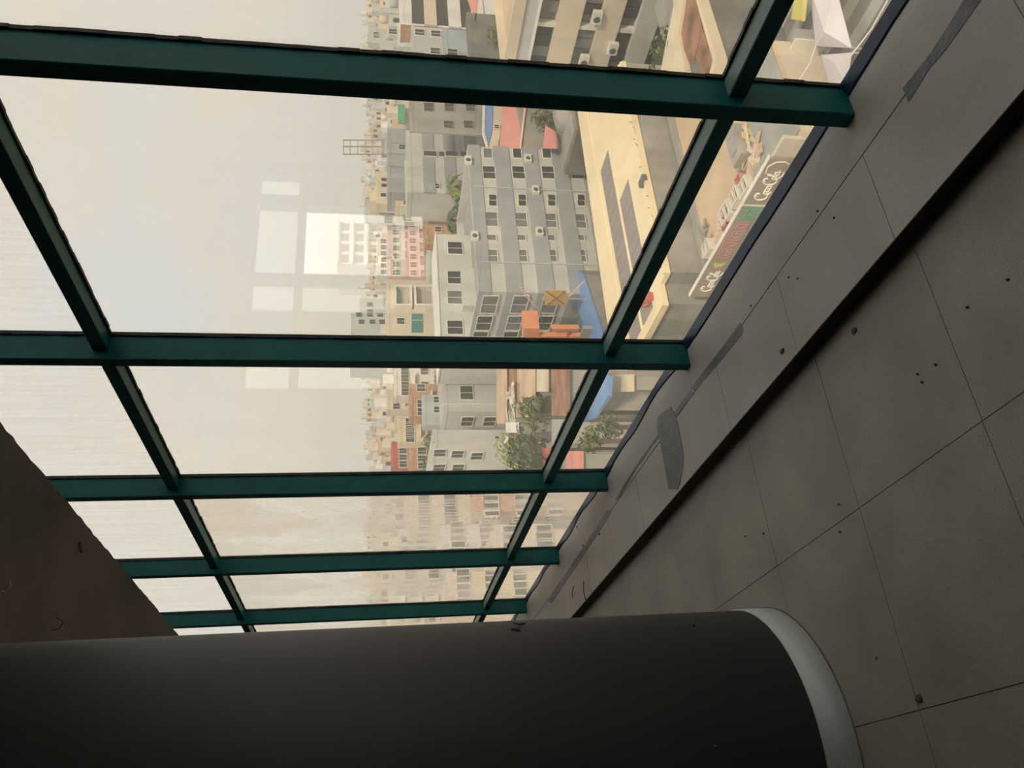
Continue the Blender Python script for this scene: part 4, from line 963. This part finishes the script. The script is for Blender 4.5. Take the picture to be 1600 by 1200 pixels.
heap(800, 640, 40, 3.0, 2.2, 'cluttered heap of sheets and boards beside the tan roofs', [WHITE, CREAM, TANM, MINT, CONC], z=at_x(803, 640, -68).z, seed=12)
zT = at_x(930, 612, -52).z
A = [at_z(x, y, zT) for x, y in ((934,580),(952,588),(950,618),(928,652),(906,662),(920,600))]
single('tarpaulin', MB().prism([(a.x,a.y) for a in A], zT-.3, [zT-.1,zT,zT,zT-.1,zT-.15,zT]), BLUE, 'pale blue tarpaulin in the low pane between second and third mullions', 'tarpaulin')
lowroof(955, 985, 585, 612, -50, CREAM2, 'cream flat roof beside the pale blue tarpaulin')

# ---- beyond the third mullion, dim through dirty glass
random.seed(61)
for i, (X, yc, yr, yl, pxx, m, lb) in enumerate(((-95, 820, 775, 850, 640, CREAM, 'cream block seen through the dirty glass past the third mullion'), (-85, 850, 822, 880, 690, WHITE, 'white block seen through the dirty glass past the third mullion'),
        (-110, 905, 860, 930, 620, PALEG, 'grey block seen through the dirty glass past the fourth mullion'), (-90, 930, 895, 960, 700, CREAM2, 'warm cream block seen through the dirty glass past the fourth mullion'),
        (-75, 800, 770, 815, 740, BRICK, 'brick house seen through the dirty glass past the third mullion'), (-72, 862, 830, 890, 770, CREAM, 'low cream house seen through the dirty glass past the third mullion'))):
    d = corner(X, yc, yr, yl, pxx); t = block('hazy_block', lb, d, m, GREYR); grid(t, d, 'E', 3, 3, d[4]-1.8, w_=1.5, h_=1.4); grid(t, d, 'S', 3, 3, d[4]-1.8, w_=1.5, h_=1.4)

random.seed(9)
ORD = ['first','second','third','fourth','fifth','sixth','seventh','eighth','ninth']; cnt = 0
for i in range(9):
    x = -74-6.5*i
    d = (x-5.9, x, 31+random.uniform(-.5,.5), 35.5, -24.5+random.uniform(-2,3)); m = random.choice([CREAM, CONC, PALEG, BRICK, WHITE, TANM])
    if any(d[0] < f[1]+.3 and d[1] > f[0]-.3 and d[2] < f[3]+.3 and d[3] > f[2]-.3 for f in FP): continue
    nm = {CREAM:'cream', CONC:'raw concrete', PALEG:'pale grey', BRICK:'brick', WHITE:'white', TANM:'tan'}[m]
    t = block('shop_house', 'low %s shop house, %s of the roadside row counted from the yellow hall' % (nm, ORD[cnt]), d, m, random.choice([GREYR, RUSTY, DKROOF])); cnt += 1
    grid(t, d, 'S', 2, 2, d[4]-1.8, w_=1.4, h_=1.2)
# ---- skyline: many small far blocks in layers
random.seed(71)
cols_ = [(CREAM,'cream'), (CREAM2,'warm cream'), (WHITE,'white'), (PALEG,'pale grey'), (LGREY,'light grey'), (TANM,'tan'), (MINT,'pale mint')]
def far_block(dist, py, wpx, ptop, m, nm, layer):
    dv = ray(ptop, py); hl = math.hypot(dv.x, dv.y); P = CAM + dv*(dist/hl)
    for k in range(9):
        wd = wpx/F*dist*1.1; dp = wd*random.uniform(.6, .9)
        x1 = P.x; x0 = x1-dp; y0 = P.y; y1 = y0+wd; zt = P.z
        if not any(x0 < f[1]+1.5 and x1 > f[0]-1.5 and y0 < f[3]+1 and y1 > f[2]-1 for f in FP): break
        dist *= 1.05; P = CAM + dv*(dist/hl)
    else: return
    FP.append((x0, x1, y0, y1))
    t = thing('far_block', 'small %s block in the %s layer of the skyline' % (nm, layer), 'building', ((x0+x1)/2, (y0+y1)/2, GZ), '%s far blocks, %s layer' % (nm, layer))
    mb = MB(); mb.box(x0, x1, y0, y1, GZ, zt); mb.build('walls', m, t)
    mb = MB(); q = random.random()
    mb.box(x0+dp*.2, x0+dp*.6, y0+wd*.15, y0+wd*.6, zt, zt+random.uniform(1.5, 3))
    if q < .5: mb.cyl(x1-dp*.2, y1-wd*.25, zt, zt+1.6, .7, 10)
    if q > .7: mb.tube([(x0+dp*.3, y0+wd*.5, zt), (x0+dp*.3, y0+wd*.5, zt+random.uniform(3, 6))], .08, 4)
    mb.build('roof_clutter', random.choice([CREAM, WHITE, PALEG]), t)
    mb = MB(); ff = 3.3; r = 0
    while r < 4 and zt-1.4-ff*r > GZ+1:
        z = zt-1.6-ff*r; c = 0; yy = y0+1.0
        while yy < y1-.9:
            if random.random() < .8: mb.box(x1, x1+.06, yy, yy+1.2, z-.7, z+.7)
            yy += 2.6
        xx = x0+1.0
        while xx < x1-.9:
            if random.random() < .8: mb.box(xx, xx+1.2, y0-.06, y0, z-.7, z+.7)
            xx += 2.6
        r += 1
    if mb.v: o = mb.build('windows', WIN, t); o['kind'] = 'stuff'
    mb = MB()
    for r in range(3): mb.box(x1, x1+.7, y0+wd*.1, y0+wd*.9, zt-3.2-3.3*r, zt-3.05-3.3*r)
    mb.build('balcony_slabs', TRIMW, t)
for layer, dist, pm, sp in (('furthest', 430, 577, 17), ('far', 320, 586, 22), ('middle', 240, 598, 28), ('near', 175, 614, 36)):
    y = -25.0
    while y < 985:
        wpx = random.uniform(.7, 1.25)*sp*.8
        if not (48 < y < 110 and False):
            m, nm = random.choice(cols_)
            far_block(dist*random.uniform(.9, 1.1), y+wpx/2, wpx, pm+random.uniform(-8, 9), m, nm, layer)
        y += wpx+random.uniform(0, sp*.35)

# ---- the far side, seen only mirrored in the glass
def mir(x, y, X): p = at_x(x, y, X); return Vector((p.x, -p.y, p.z))
random.seed(81)
a, b = mir(527, 412, -150), mir(527, 346, -150)
t = thing('white_tower', 'white high-rise tower with balconies mirrored in the bright opening', 'building', (a.x-6, (a.y+b.y)/2, GZ))
y_a, y_b = min(a.y, b.y), max(a.y, b.y)
sub(t, 'walls', WHITE, lambda mb: mb.box(a.x-12, a.x, y_a, y_b, GZ, a.z))
for r in range(9):
    sub(t, 'balcony_slab', TRIMW, lambda mb: mb.box(a.x, a.x+1.0, y_a-.2, y_b+.2, a.z-3.2*r-.3, a.z-3.2*r))
    for c in range(4):
        yy = y_a+(y_b-y_a)*(c+.5)/4; sub(t, 'window', WINL, lambda mb: mb.box(a.x, a.x+.06, yy-1.0, yy+1.0, a.z-3.2*r-2.5, a.z-3.2*r-.7))
for i, (x, y0_, y1_, X, m, lb) in enumerate(((590, 318, 348, -110, WHITE, 'white house mirrored at the upper edge of the bright opening'), (600, 405, 440, -115, PALEG, 'pale grey house mirrored at the lower edge of the bright opening'), (620, 345, 405, -90, MINT, 'pale mint house mirrored below the white tower'), (640, 355, 440, -70, C('rose_plaster', .66, .45, .45), 'rose coloured house mirrored at the foot of the bright opening'))):
    a, b = mir(x, y1_, X), mir(x, y0_, X); d = (a.x-9, a.x, min(a.y,b.y), max(a.y,b.y), a.z); t = block('mirrored_house', lb, d, m, GREYR); grid(t, d, 'E', 4, 3, d[4]-1.8, w_=1.3, h_=1.3)
